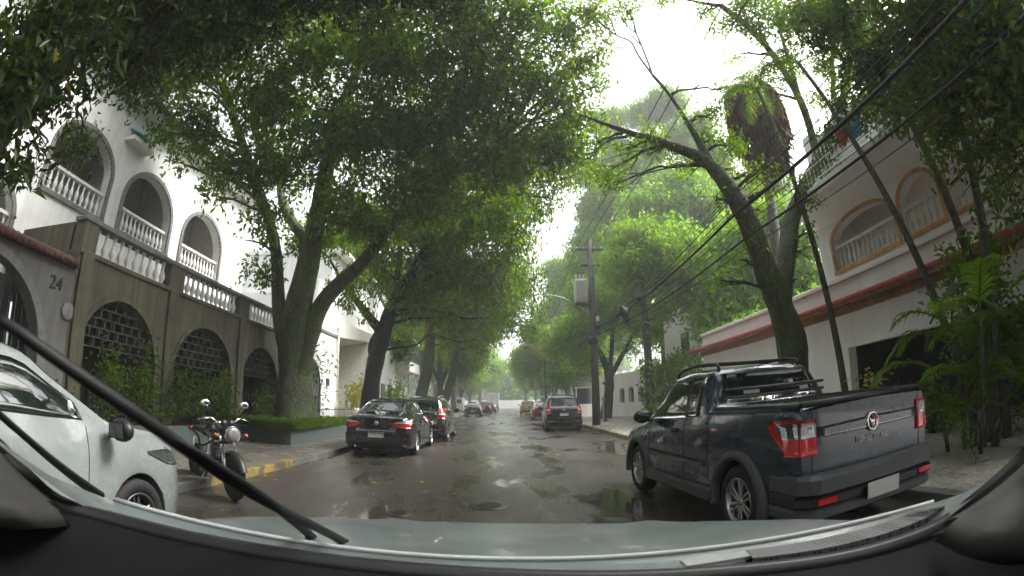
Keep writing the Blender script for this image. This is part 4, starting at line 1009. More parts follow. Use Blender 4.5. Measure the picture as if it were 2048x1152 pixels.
def van(loc):
    t = thing('white_van', 'white panel van half hidden behind the navy saloon', 'van', loc)
    sp = dict(HATCH); sp['L'] = 4.8; f = 4.8/4.15
    for k in ('bottom', 'belt', 'width', 'wbelt', 'wtop'): sp[k] = [(a*f, b*(1.05 if k == 'width' else 1)) for a, b in HATCH[k]]
    sp['top'] = [(0, 1.1), (.03, 1.3), (.06, 1.85), (.12, 1.97), (3.0, 2.0), (3.4, 1.9), (4.1, 1.2), (4.5, 1.05), (4.8, .75)]; sp['axles'] = (.95, 3.95); sp['stations'] = (.03, .06, .09, .12, 3.0, 3.4)
    sp['wtop'] = [(0, .9), (3.2, .88), (4.8, .8)]
    sh = Shell(sp, paint('van_paint', (.6, .6, .6), 0), t)
    mirrorB(sh, 'B', 'rear_window', [(.06, 1.25), (.7, 1.25)], [(.06, 1.75), (.66, 1.75)], .005, M['glass'], t)
    mirrorB(sh, 'B', 'tail_light', [(.78, .9), (.88, .9)], [(.78, 1.2), (.86, 1.2)], .015, M['red_lens'], t)
    seams(sh, t, [('B', [(0, .5), (0, 1.9)])]); common(t, sh, sp, M['dark_rim'])
van((-5.9, 60, .1))
# green parasol by the taxi
t = thing('parasol', 'green parasol open beside the yellow taxi at the far right kerb', 'parasol', (4.9, 54, .13))
mb = MB(); mb.tube([(0, 0, 0), (0, 0, 2.1)], .02, M['galv'], 6); mb.lathe([(.22, 0), (.22, .06), (.03, .1)], (0, 0, 0), 'z', M['concrete'], 12); mb.build('pole', parent=t)
mb = MB(); gm = simple('green_cloth', (.02, .45, .2), .7, var=.1); mb.lathe([(.95, 1.72), (.93, 1.78), (.6, 1.98), (.3, 2.1), (.001, 2.16)], (0, 0, 0), 'z', gm, 8, False); mb.build('canopy', parent=t)

# ---- motorcycle, nose towards the camera
M['lamp_glass'] = simple('lamp_glass', (.30, .28, .27), .15, .3, coat=1.0)
def motorcycle(loc, rz):
    t = thing('motorcycle', 'black motorcycle with a round chrome headlight standing nose out at the left kerb', 'motorcycle', loc, rz)
    # local: front wheel at y=0, bike runs back along +y, so its nose points to -y
    def mwheel(y, r, w_):
        mb = MB(); mb.lathe([(r*.80, -w_*.4), (r*.94, -w_/2), (r, 0), (r*.94, w_/2), (r*.80, w_*.4), (r*.78, 0)], (0, 0, 0), 'x', M['tyre'], 30); o = mb.build('wheel', parent=t, loc=(0, y, r))
        mb = MB(); mb.lathe([(r*.81, -w_*.36), (r*.81, w_*.36), (r*.76, w_*.3), (r*.76, -w_*.3)], (0, 0, 0), 'x', M['rim'], 30)
        mb.lathe([(.06, -.06), (.06, .06)], (0, 0, 0), 'x', M['rim'], 14)
        for i in range(6):
            R = Matrix.Rotation(i*math.pi/3, 3, 'X'); mb.box(R @ Vector((0, 0, r*.42)), (.03, .035, r*.72), M['rim'], R, .006)
        mb.lathe([(.12, .062), (.12, .067)], (0, 0, 0), 'x', M['galv'], 20); mb.build('rim', parent=o)
    mwheel(0, .30, .085); mwheel(1.30, .30, .11)
    mb = MB()
    for s in (1, -1):
        mb.tube([(s*.10, .0, .30), (s*.10, .13, .62)], .028, M['rim'], 10); mb.tube([(s*.10, .12, .58), (s*.10, .25, .93)], .018, M['chrome'], 10)
    mb.box((0, .24, .90), (.27, .06, .04), M['black_trim'], bev=.01); mb.box((0, .17, .74), (.27, .06, .03), M['black_trim'], bev=.01); mb.build('fork', parent=t)
    mb = MB(); P = []
    V = []
    for i in range(13):
        th = math.radians(20 + 130*i/12)
        for x, dr in ((-.06, -.02), (-.045, .012), (0, .022), (.045, .012), (.06, -.02)): V.append((x, -(.335 + dr)*math.cos(th), .30 + (.335 + dr)*math.sin(th)))
    mb.add(V, [[i*5 + j, (i + 1)*5 + j, (i + 1)*5 + j + 1, i*5 + j + 1] for i in range(12) for j in range(4)], M['black_trim'], True); mb.build('mudguard', parent=t)
    mb = MB(); mb.lathe([(.105, -.02), (.11, -.03), (.11, .0), (.10, .06), (.06, .13), (.001, .15)], (0, .02, .86), 'y', M['chrome'], 24); hl = mb.build('headlight', parent=t)
    mb = MB(); mb.ball((0, .0, .86), (.098, .04, .098), M['lamp_glass'], 20, 10); mb.build('headlight_lens', parent=hl)
    for s in (1, -1):
        mb = MB(); mb.tube([(s*.10, .1, .84), (s*.20, .08, .84)], .01, M['black_trim'], 6); mb.ball((s*.22, .07, .84), (.04, .05, .035), M['orange_lens']); mb.build('indicator', parent=t)
    mb = MB(); mb.lathe([(.05, -.03), (.05, .02), (.001, .03)], (-.05, .2, .985), 'y', M['black_trim'], 14); mb.lathe([(.05, -.03), (.05, .02), (.001, .03)], (.06, .2, .985), 'y', M['black_trim'], 14); mb.build('instruments', parent=t)
    mb = MB(); mb.tube(smooth_path([(-.38, .36, 1.02), (-.22, .27, 1.05), (-.08, .25, .97), (.08, .25, .97), (.22, .27, 1.05), (.38, .36, 1.02)]), .012, M['chrome'], 8)
    hb_ = mb.build('handlebar', parent=t)
    for s in (1, -1):
        mb = MB(); mb.tube([(s*.27, .29, 1.045), (s*.40, .37, 1.018)], .018, M['black_trim'], 8); mb.build('grip', parent=hb_)
        mb = MB(); mb.tube([(s*.24, .24, 1.05), (s*.40, .28, 1.02)], .006, M['chrome'], 6); mb.build('brake_lever', parent=hb_)
        mb = MB(); mb.tube([(s*.22, .27, 1.06), (s*.28, .26, 1.20)], .006, M['black_trim'], 6); mb.ball((s*.30, .27, 1.24), (.075, .018, .045), M['chrome'], 16, 8); mb.build('mirror', parent=hb_)
    mb = MB(); mb.ball((0, .55, .86), (.15, .27, .13), M['tank'], 20, 10); mb.ball((0, .46, .92), (.03, .03, .085), M['chrome']); mb.build('fuel_tank', parent=t)
    mb = MB(); mb.ball((0, 1.05, .83), (.13, .38, .055), M['black_trim'], 18, 8); mb.ball((0, .82, .80), (.12, .14, .05), M['black_trim']); mb.build('seat', parent=t)
    mb = MB()
    for s in (1, -1): mb.tube(smooth_path([(0, .27, .90), (s*.1, .5, .72), (s*.12, .85, .62), (s*.12, 1.0, .75), (s*.11, 1.45, .84)]), .016, M['black_trim'], 8); mb.tube([(s*.13, 1.30, .32), (s*.12, 1.12, .72)], .02, M['chrome'], 8); mb.tube([(s*.1, .85, .42), (s*.11, 1.3, .30)], .02, M['black_trim'], 8)
    mb.tube([(0, .3, .85), (0, .45, .35), (0, .8, .3)], .02, M['black_trim'], 8); mb.build('frame', parent=t)
    mb = MB(); mb.box((0, .66, .40), (.30, .34, .22), M['rim'], bev=.05); mb.lathe([(.09, -.19), (.11, -.17), (.11, .17), (.09, .19)], (0, .70, .38), 'x', M['rim'], 18)
    for k in range(6): mb.box((0, .53 - k*.005, .50 + k*.028), (.19, .2, .012), M['dark_rim'], bev=.004)
    mb.box((0, .52, .60), (.15, .16, .2), M['dark_rim'], bev=.02); mb.build('engine', parent=t)
    mb = MB(); mb.tube(smooth_path([(.06, .44, .56), (.12, .36, .42), (.14, .5, .24), (.15, .9, .24)]), .022, M['chrome'], 8); mb.tube([(.16, .85, .25), (.18, 1.5, .34)], [.03, .045], M['chrome'], 12); mb.build('exhaust', parent=t)
    mb = MB(); mb.box((0, 1.52, .80), (.14, .08, .08), M['red_lens'], bev=.02); mb.build('tail_light', parent=t)
    mb = MB(); mb.tube([(-.1, .75, .28), (-.22, .82, .02)], .012, M['galv'], 6); mb.build('side_stand', parent=t)
M['tank'] = paint('black_tank_paint', (.006, .006, .008), .1)
motorcycle((-3.42, 5.42, 0), math.radians(58))

# ------------------------------------------------------------------ vegetation
def leaf_mat(name, a, b_, trans=.35, rough=.38, tw=None):
    m, t, b = nodes(name)
    g = N(t, 'ShaderNodeNewGeometry')
    c = ramp(t, g.outputs['Random Per Island'], [(0, a), (.6, [(p + q)/2 for p, q in zip(a, b_)]), (.93, b_), (1, tw or b_)])
    n = noise(t, coords(t), .55, 3); c = mix(t, ramp(t, n, [(.35, .0), (.7, .6)]), c, b_)
    t.links.new(c, b.inputs['Base Color']); b.inputs['Roughness'].default_value = rough; b.inputs['Specular IOR Level'].default_value = .3
    tr = N(t, 'ShaderNodeBsdfTranslucent'); t.links.new(mix(t, 1.0, c, (2.5, 2.3, .45), 'MULTIPLY'), tr.inputs['Color'])
    ms = N(t, 'ShaderNodeMixShader'); ms.inputs[0].default_value = trans
    t.links.new(b.outputs[0], ms.inputs[1]); t.links.new(tr.outputs[0], ms.inputs[2]); t.links.new(ms.outputs[0], t.nodes['Material Output'].inputs[0])
    return m
def bark_mat(name, a, b_, moss, amt=.7):
    m, t, b = nodes(name); v = ocoords(t, (5, 5, 1.1)); n = noise(t, v, 2.2, 7, .65)
    c = ramp(t, n, [(.3, a), (.7, b_)]); mo = ramp(t, noise(t, ocoords(t), 1.6, 5, .7), [(.42, 0), (.62, amt)]); c = mix(t, mo, c, moss)
    t.links.new(c, b.inputs['Base Color']); b.inputs['Roughness'].default_value = .75; vo = N(t, 'ShaderNodeTexVoronoi', feature='DISTANCE_TO_EDGE'); vo.inputs['Scale'].default_value = 3.2; t.links.new(mix(t, .25, ocoords(t, (5, 5, 1.4)), N_noisecol(t, ocoords(t), 5)), vo.inputs['Vector'])
    h = mix(t, .5, n, ramp(t, vo.outputs['Distance'], [(0, 0), (.16, 1)])); h = mix(t, .25, h, noise(t, ocoords(t, (1, 1, .4)), 60, 5)); bump(t, b, h, 1.0, .07)
    t.links.new(mix(t, ramp(t, vo.outputs['Distance'], [(0, .6), (.10, 0)]), c, [q*.35 for q in a]), b.inputs['Base Color']); return m
M['leaf_dark'] = leaf_mat('leaf_dark', (.03, .076, .009), (.085, .155, .014), .56, tw=(.20, .17, .02))
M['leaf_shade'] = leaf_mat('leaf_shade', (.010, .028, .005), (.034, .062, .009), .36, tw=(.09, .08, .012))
M['leaf_mid'] = leaf_mat('leaf_mid', (.045, .11, .014), (.11, .20, .024), .55, tw=(.18, .19, .03))
M['leaf_bright'] = leaf_mat('leaf_bright', (.06, .15, .018), (.14, .26, .03), .5, tw=(.24, .27, .04))
M['leaf_yellow'] = leaf_mat('leaf_yellow', (.16, .20, .03), (.36, .34, .05), .4)
M['leaf_right'] = leaf_mat('leaf_right', (.028, .062, .02), (.065, .12, .03), .36, tw=(.30, .19, .02))
M['leaf_brown'] = leaf_mat('leaf_brown', (.045, .026, .018), (.11, .07, .05), .15, .7)
M['leaf_orange'] = leaf_mat('leaf_orange', (.30, .13, .03), (.42, .24, .06), .3, .6)
M['bark'] = bark_mat('bark', (.035, .028, .02), (.10, .082, .06), (.055, .085, .025), .75)
M['bark_moss'] = bark_mat('bark_mossy', (.035, .034, .018), (.095, .088, .05), (.065, .115, .02), .95)
M['bark_palm'] = bark_mat('palm_bark', (.05, .042, .032), (.11, .095, .075), (.05, .06, .025), .6)
M['bark_dark'] = bark_mat('bark_dark', (.008, .007, .005), (.022, .019, .014), (.018, .026, .009), .5)

def tri_mesh(name, V, F, m, parent, **tags):
    me = bpy.data.meshes.new(name); nv, nf = len(V), len(F)
    me.vertices.add(nv); me.vertices.foreach_set('co', V.astype(np.float32).ravel())
    me.loops.add(nf*3); me.loops.foreach_set('vertex_index', F.astype(np.int32).ravel())
    me.polygons.add(nf); me.polygons.foreach_set('loop_start', np.arange(0, nf*3, 3, dtype=np.int32))
    me.polygons.foreach_set('use_smooth', np.ones(nf, dtype=bool))
    me.update(calc_edges=True); me.materials.append(m); me.validate()
    return link(bpy.data.objects.new(name, me), parent, **tags)
def leaf_arrays(P, D, size, asp=.42, seed=1, fold=.16):
    """one folded leaf per point P pointing along D"""
    r = np.random.default_rng(seed); n = len(P)
    D = D/np.linalg.norm(D, axis=1, keepdims=True).clip(1e-6)
    Q = r.normal(size=(n, 3)); Q[:, 2] += .9; S = np.cross(D, Q); S /= np.linalg.norm(S, axis=1, keepdims=True).clip(1e-6); Nn = np.cross(S, D)
    L = (size*r.uniform(.5, 1.4, n))[:, None]; W = L*asp*.5
    tip = P + D*L + Nn*L*-.12; l = P + D*L*.46 + S*W + Nn*L*fold; q = P + D*L*.46 - S*W + Nn*L*fold
    V = np.stack([P, l, tip, q], 1).reshape(-1, 3); b = np.arange(n)[:, None]*4
    F = np.concatenate([b + np.array([[0, 1, 2]]), b + np.array([[0, 2, 3]])], 1).reshape(-1, 3); return V, F
def crown_points(blobs, dens, per=12, spread=.22, seed=3, droop=.5, shell=.5):
    r = np.random.default_rng(seed); PP, DD = [], []
    for (c, rad, *k) in blobs:
        rad = np.array(rad if hasattr(rad, '__len__') else (rad, rad, rad*.8)); kk = k[0] if k else 1.0
        vol = 4.19*rad.prod(); n = max(4, int(vol*dens*kk/per))
        u = r.normal(size=(n, 3)); u /= np.linalg.norm(u, axis=1, keepdims=True)
        rr = r.uniform(0, 1, n)**(shell); C = np.array(c) + u*rad*rr[:, None]*r.uniform(.75, 1.12, n)[:, None]
        g = np.sin(C[:, 0]*1.9 + C[:, 2]*1.3)*np.sin(C[:, 1]*1.7 + 1)*np.sin(C[:, 2]*2.1 + C[:, 1]*.6); C = C[g > -.5]
        n = len(C); ax = r.normal(size=(n, 3)); ax[:, 2] -= .15; ax /= np.linalg.norm(ax, axis=1, keepdims=True)
        t = r.uniform(-1, 1, (n, per))[:, :, None]; off = ax[:, None, :]*t*spread*1.5 + r.normal(size=(n, per, 3))*spread*.38
        P = (C[:, None, :] + off).reshape(-1, 3)
        D = (ax[:, None, :]*.5 + r.normal(size=(n, per, 3))*.75); D[:, :, 2] -= droop; PP.append(P); DD.append(D.reshape(-1, 3))
    return np.vstack(PP), np.vstack(DD)
def crown(name, parent, blobs, m, size=.15, dens=190, per=12, seed=3, droop=.5, asp=.42, spread=None):
    P, D = crown_points(blobs, dens, per, spread or size*1.5, seed, droop); V, F = leaf_arrays(P, D, size, asp, seed)
    return tri_mesh(name, V, F, m, parent)
def limb(mb, a, b, r0, r1, m, rs, n=5, wob=.12, lift=.0):
    a, b = Vector(a), Vector(b); L = (b - a).length; P = []
    for i in range(n + 1):
        t = i/n; p = a.lerp(b, t); k = math.sin(math.pi*t)*L
        p += Vector((rs.uniform(-1, 1), rs.uniform(-1, 1), rs.uniform(-.6, .6)))*k*wob*.5; p.z += lift*k; P.append(p)
    Q = smooth_path(P, 3); R = [r0 + (r1 - r0)*(i/(len(Q) - 1))**.8 for i in range(len(Q))]; mb.tube(Q, R, m, 7); return Q
def stem(mb, pts, m, n=14, knob=.10, rs=random):
    """pts: (x, y, z, radius)"""
    Q = smooth_path(pts, 5); P = [Vector(q[:3]) for q in Q]; R = [max(.01, q[3]*(1 + rs.uniform(-knob, knob)*.6)) for q in Q]
    b0 = len(mb.v); mb.tube(P, R, m, n)
    for i in range(b0, len(mb.v)):
        v = mb.v[i]; k = (i - b0)//n
        if k < len(P):
            d = Vector(v) - P[k]; a = math.atan2(d.y, d.x); s = 1 + .09*math.sin(3*a + v[2]*.9) + .05*math.sin(7*a + v[2]*2.3) + (.25*math.exp(-max(0, v[2] - P[0].z)*2.2)*abs(math.sin(2.5*a + 1)) if R[0] > .25 else 0)
            mb.v[i] = tuple(P[k] + d*s)
    return P, R
def tree(name, label, base, stems, blobs, m_leaf, m_bark, size, dens, group=None, seed=1, per=12, droop=.5, asp=.42, twigs=3, limb_r=.05, cat='tree', limit=None):
    t = thing(name, label, cat, base, group=group); rs = random.Random(seed); mb = MB(); all_ = []
    B = Vector(base)
    for s in stems:
        P, R = stem(mb, [(p[0] - B.x, p[1] - B.y, p[2] - B.z, p[3]) for p in s], m_bark, rs=rs); all_ += list(zip(P, R))
    bl = []
    for b in blobs:
        c = Vector(b[0]) - B; bl.append((tuple(c), *b[1:])); rad = b[1] if not hasattr(b[1], '__len__') else b[1][0]
        cand = [(p, r) for p, r in all_ if r < .32 and p.z < c.z + rad*.6] or all_
        p, r = min(cand, key=lambda q: (q[0] - c).length + max(0, q[0].z - c.z + .3)*1.2)
        Q = limb(mb, p, c, min(r*.75, limb_r + .022*rad), .018, m_bark, rs, 5, .16, .05)
        for k in range(twigs):
            q = Vector(Q[rs.randrange(len(Q)//3, len(Q))]); e = c + Vector((rs.uniform(-1, 1), rs.uniform(-1, 1), rs.uniform(-.7, .9)))*rad*.9
            limb(mb, q, e, .024, .006, m_bark, rs, 3, .2, .05)
    mb.build('trunk', parent=t)
    crown('crown', t, bl, m_leaf, size, dens*3.2, per, seed, droop, asp)
    return t
def A(px, py, y, r=None, k=None):
    p = at(px, py, y=y); o = [(p.x, p.y, p.z), r] 
    if k: o.append(k)
    return tuple(o)
def AX(px, py, x, r):
    p = at(px, py, x=x); return ((p.x, p.y, p.z), r)
def S(px, py, y, r): p = at(px, py, y=y); return (p.x, p.y, p.z, r)

# T1: the big many-stemmed tree in the planter
b1 = (-6.75, 14.6, .5)
tree('big_street_tree', 'huge mossy many-stemmed tree rising from the planter at the left kerb', b1,
  [[(-6.75, 14.6, .45, .72), S(588, 760, 14.6, .55), S(592, 650, 14.4, .50), S(622, 500, 13.8, .36), S(650, 350, 13.2, .26), S(690, 200, 12.3, .20), S(760, 60, 11.3, .12)],
   [S(588, 790, 14.6, .22), S(574, 700, 14.5, .30), S(558, 600, 14.2, .24), S(548, 480, 13.6, .20), S(505, 350, 12.6, .17), S(455, 200, 11.2, .13), S(400, 60, 10, .08)],
   [S(598, 790, 14.6, .22), S(612, 700, 14.5, .32), S(650, 600, 14.4, .26), S(730, 520, 14.2, .21), S(800, 430, 13.8, .17), S(900, 350, 13.2, .13), S(1000, 290, 12.6, .08)],
   [S(622, 500, 13.8, .22), S(560, 380, 14.2, .15), S(600, 220, 14, .1), S(620, 80, 13, .06)]],
  [A(330, 150, 9.2, 1.5), A(430, 90, 9.0, 1.6), A(400, 250, 10.2, 1.25), A(330, 262, 9.6, .6), A(340, 320, 10.2, .4), A(255, 190, 8.6, .9), A(180, 120, 7.6, .9), A(230, 60, 7.6, 1.2), A(140, 40, 6.8, 1.0), A(300, 90, 8.4, 1.3), A(410, 330, 11, .8), A(470, 330, 11.2, 1.0), A(425, 390, 11.6, .62), A(540, 200, 11, 1.8), A(560, 330, 12.5, 1.5),
   A(530, 440, 13, 1.0), A(520, 545, 13.6, .75), A(490, 480, 13, .6), A(640, 90, 10.2, 1.8), A(690, 260, 12, 1.9), A(800, 120, 10.6, 1.9), A(830, 270, 12.2, 1.9), A(720, 420, 13.2, 1.6), A(640, 480, 14.5, 1.1),
   A(690, 560, 15, .8), A(860, 390, 13, 1.5), A(950, 190, 11.6, 1.9), A(960, 60, 9.6, 1.6), A(980, 320, 12.8, 1.6), A(1080, 160, 11.8, 1.5), A(1090, 290, 12.6, 1.2), A(1120, 60, 10.4, 1.0), A(1150, 230, 12.6, 1.0), A(1160, 130, 11.8, .85), A(1180, 40, 10.6, .8), A(1215, 90, 11, .45), A(1195, 170, 12, .5), A(1190, 250, 12.4, .5), A(1130, 300, 12.8, .9),
   A(540, 30, 8.4, 1.5), A(760, 10, 8.4, 1.5), A(900, 0, 8.2, 1.2), A(1040, 10, 8.8, 1.0), A(330, 30, 7.6, 1.3), A(1010, 430, 14.5, 1.1)],
  M['leaf_dark'], M['bark_moss'], .20, 78, seed=5)
# T0: the nearer tree at the left edge
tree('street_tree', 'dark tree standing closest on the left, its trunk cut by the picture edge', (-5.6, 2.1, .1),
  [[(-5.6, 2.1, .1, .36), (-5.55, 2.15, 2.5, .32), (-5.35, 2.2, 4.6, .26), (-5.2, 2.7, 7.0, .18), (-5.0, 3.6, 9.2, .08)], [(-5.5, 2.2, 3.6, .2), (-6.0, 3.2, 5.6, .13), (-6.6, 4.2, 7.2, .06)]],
  [A(60, 190, 3.0, .45), A(20, 60, 2.8, .6), A(120, 80, 3.2, .5), A(10, 280, 2.6, .35), AX(60, 60, -4.4, .55), AX(30, 200, -4.4, .5), AX(120, 15, -4.3, .5), AX(15, 330, -4.6, .4), AX(80, 135, -4.4, .42), AX(5, 110, -4.2, .5), AX(170, 50, -4.2, .45), ((-4.9, 3.2, 6.6), 1.3), ((-6.3, 4.2, 7.0), 1.3), ((-5.2, 4.8, 7.8), 1.5), ((-3.6, 4.6, 8.2), 1.4), ((-6.8, 3.4, 5.4), .8), A(160, 290, 6.0, .62), A(60, 330, 4.2, .5), A(30, 210, 3.6, .5), ((-2.6, 5.6, 9.0), 1.4), ((-7.3, 5.6, 7.4), 1.0), ((-3.4, 1.5, 8.6), 1.9), ((-1.2, 3.0, 9.6), 1.8), ((-5.6, -.5, 7.6), 2.0), ((-2.6, -2.6, 8.6), 2.2), ((.6, .2, 9.8), 1.9), ((-1.0, 6.4, 10.4), 1.7), ((1.6, 4.4, 10.8), 1.5)],  # the crown masses above the camera are unseen, added to shade the street
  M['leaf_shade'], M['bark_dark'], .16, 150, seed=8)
# T2: leaning tree behind the saloon
tree('street_tree', 'dark leaning tree with a forked trunk behind the black saloon', (-5.75, 19.4, .1),
  [[(-5.75, 19.4, .1, .42), S(748, 740, 19.4, .34), S(770, 660, 19.4, .33), S(790, 600, 19.3, .24), S(840, 520, 19, .18), S(900, 420, 18.5, .12), S(930, 330, 18, .07)],
   [S(768, 670, 19.4, .25), S(722, 612, 19.2, .15), S(690, 570, 19, .10), S(660, 520, 18.6, .05)], [S(752, 735, 19.5, .16), S(742, 690, 19.7, .12), S(770, 640, 19.6, .10)], [S(790, 600, 19.3, .16), S(800, 500, 19.4, .1), S(790, 400, 19, .06)]],
  [A(700, 590, 18.6, .9), A(760, 540, 19, 1.5), A(735, 625, 18.6, .55), A(830, 460, 18.6, 2.0), A(830, 590, 19.4, 1.3), A(910, 530, 19.6, 2.0), A(900, 640, 20.5, 1.2), A(960, 420, 18.6, 2.2), A(980, 560, 20.5, 1.8), A(1020, 490, 20, 1.5),
   A(1040, 380, 18.8, 1.7), A(1000, 640, 22, 1.1), A(1030, 590, 21.5, 1.1), A(1062, 560, 23, 1.0), A(1075, 610, 25, 1.0), A(1060, 660, 27, 1.1), A(1070, 430, 19, .8), A(1130, 350, 17.5, 1.0), A(1090, 335, 17, 1.2), A(1150, 285, 16, .9), A(1165, 345, 16, .7), A(1100, 395, 18, .5), A(870, 330, 17.6, 2.0), A(1020, 300, 17.6, 1.8), A(1120, 260, 17, 1.0), A(740, 450, 18.8, 1.6), A(800, 680, 20, .45), A(955, 680, 21.5, .6)],
  M['leaf_dark'], M['bark_dark'], .24, 44, group='street trees along the left kerb', seed=9, droop=1.1, asp=.3)
# T3, T4: straight trunks further on
tree('street_tree', 'straight trunked tree draped with leaves beyond the leaning tree', (-5.35, 28, .1),
  [[(-5.35, 28, .1, .40), S(858, 720, 28, .32), S(860, 600, 27.5, .25), S(880, 480, 26, .12)]],
  [A(870, 560, 27, 2.4), A(930, 600, 28, 2.0), A(960, 660, 29, 1.4), A(820, 620, 28, 1.4), A(900, 450, 26, 2.4), A(900, 690, 29, .7), A(1000, 560, 28, 2.0)],
  M['leaf_dark'], M['bark'], .26, 62, group='street trees along the left kerb', seed=12, droop=1.2, asp=.3)
tree('street_tree', 'pale mossy tree with hanging ferns just past the dark hatchback', (-4.75, 34, .1),
  [[(-4.75, 34, .1, .34), S(908, 740, 34, .26), S(915, 660, 34, .22), S(945, 560, 33, .12)], [S(912, 700, 34, .14), S(950, 690, 33.6, .09), S(975, 655, 33, .05)]],
  [A(935, 640, 33, 1.7), A(980, 650, 34, 1.7), A(1010, 600, 33, 1.7), A(960, 560, 32, 2.2), A(890, 620, 34, 1.6), A(965, 700, 34, .7)],
  M['leaf_mid'], M['bark_moss'], .27, 62, group='street trees along the left kerb', seed=13, droop=1.0, asp=.32)

# right side: big forked tree behind the pickup
tree('forked_street_tree', 'big mossy forked tree behind the pickup with a bare branch over the road', (6.15, 8.9, .1),
  [[(6.15, 8.9, .1, .36), S(1585, 700, 8.9, .33), S(1562, 620, 8.9, .31), S(1530, 540, 9.0, .28), S(1490, 430, 9.3, .25), S(1420, 330, 9.9, .17), S(1340, 290, 10.6, .12), S(1250, 262, 11.4, .08), S(1150, 225, 12.2, .035)],
   [S(1570, 680, 8.9, .2), S(1562, 600, 8.9, .24), S(1575, 500, 9.4, .23), S(1590, 420, 9.8, .21), S(1650, 290, 9.9, .18), S(1692, 170, 9.7, .14), S(1700, 20, 9.2, .11)],
   [S(1425, 335, 9.9, .14), S(1385, 260, 10.2, .085), S(1340, 190, 10.5, .06), S(1305, 150, 10.7, .045)],
   [S(1640, 330, 10.2, .13), S(1600, 200, 10.0, .12), S(1530, 90, 9.6, .11), S(1440, 10, 9.0, .09)],
   [S(1600, 200, 10, .08), S(1560, 60, 9.2, .06), S(1545, -40, 8.8, .04)], [S(1668, 240, 9.8, .1), S(1665, 100, 9.2, .07), S(1680, -20, 8.8, .05)]],
  [A(1300, 270, 11, .55), A(1340, 300, 10.8, .4), A(1500, 470, 9.2, .3), A(1540, 520, 8.9, .28), A(1600, 500, 9.3, .32), A(1590, 560, 8.9, .25), A(1620, 400, 9.4, .35), A(1660, 320, 9.6, .35), A(1380, 240, 10.3, .35), A(1380, 330, 10.4, .4), A(1430, 400, 9.6, .3), A(1600, 360, 9, .35), A(1440, 560, 9, .22), A(1255, 300, 11.4, .55), A(1195, 285, 12, .6), A(1215, 345, 12, .6), A(1165, 320, 12.4, .5), A(1430, 225, 10.2, .5), A(1465, 290, 10, .6), A(1420, 280, 10.2, .45), A(1500, 350, 9.7, .45), A(1540, 380, 9.2, .35), A(1450, 175, 10.4, .4),
   A(1540, 330, 9, .3), A(1570, 300, 9, .3), A(1490, 30, 8.6, .8), A(1600, 40, 8.4, 1.1), A(1560, 130, 9.4, .6), A(1720, 60, 8.6, 1.2), A(1690, 160, 9, .7), A(1650, 10, 8, 1.0), A(1420, 20, 9.4, .45), A(1620, 460, 9, .25), A(1350, 330, 10.6, .3), A(1480, 520, 9, .25), A(1250, 15, 10, .6), A(1180, 20, 9.6, .6), A(1330, -5, 10, .5), A(1410, 25, 10, .5), A(1470, 110, 10.2, .4), A(1520, 60, 9, .7), A(1590, 110, 9.4, .7), A(1640, 130, 9.4, .7), A(1700, 90, 9, .9), A(1500, -10, 8.6, .9), A(1640, 200, 9.8, .55), A(1700, 230, 9.4, .5), A(1730, 150, 9, .6), A(1560, 30, 9, .8), A(1440, 60, 9.6, .45), A(1505, 180, 10.2, .4), A(1520, 420, 9.4, .35), A(1465, 340, 10, .4), A(1300, 310, 11, .35), A(1230, 370, 12, .4)],
  M['leaf_mid'], M['bark_moss'], .13, 190, seed=21)
tree('street_tree', 'dark leafy tree overhanging the balcony house at the right edge', (6.6, -1.6, .1),
  [[(6.6, -1.6, .1, .26), (6.5, -1.3, 3.0, .22), (6.2, .4, 6.4, .16), (5.9, 2.6, 8.8, .08)], [(6.4, -.6, 5.0, .12), (7.0, 2.4, 6.6, .08), (7.1, 4.2, 7.6, .04)]],
  [AX(1790, 60, 7, 0.62), AX(1860, 130, 6.6, 0.71), AX(1780, 170, 7, 0.66), AX(1930, 60, 6.2, 0.73), AX(1980, 160, 6, 0.74), AX(1900, 230, 6.4, 0.57), AX(2010, 250, 5.8, 0.3), AX(1950, 300, 6.2, 0.4), AX(2035, 330, 5.6, 0.33), AX(2040, 80, 5.6, 0.62), AX(1840, 20, 6.4, 0.85), AX(1730, 130, 7, 0.69), AX(1700, 30, 7, 0.8), AX(2040, 430, 5.8, 0.36), AX(1760, 110, 7, 0.74), AX(1830, 80, 6.6, 0.6), AX(1920, 160, 6, 0.74), AX(1990, 40, 5.8, 0.81), AX(1750, -30, 6.6, 0.71), AX(1870, -30, 6, 0.77), AX(1650, 60, 7, 0.75), AX(1810, 220, 6.8, 0.57), AX(1870, 300, 6.6, 0.39), AX(1990, 380, 6.2, 0.37), AX(1850, 190, 6.2, 0.64), AX(1960, 110, 5.6, 0.56), AX(2030, 180, 5.4, 0.81), AX(1680, 110, 7.2, 0.69), AX(1620, 20, 7.2, 0.77), AX(2000, 300, 6, 0.41), AX(1700, 200, 7.4, .6), AX(1665, 265, 7.8, .45), AX(1640, 340, 8.2, .35), AX(1745, 235, 7.4, .4), AX(1900, 370, 6.6, .3), ((5.6, .4, 8), 1.6), ((3.6, -1.2, 8.8), 1.8), ((7.6, -1.5, 7.4), 1.6), ((4.8, 2.6, 9.2), 1.2)],
  M['leaf_right'], M['bark_dark'], .15, 200, seed=23)
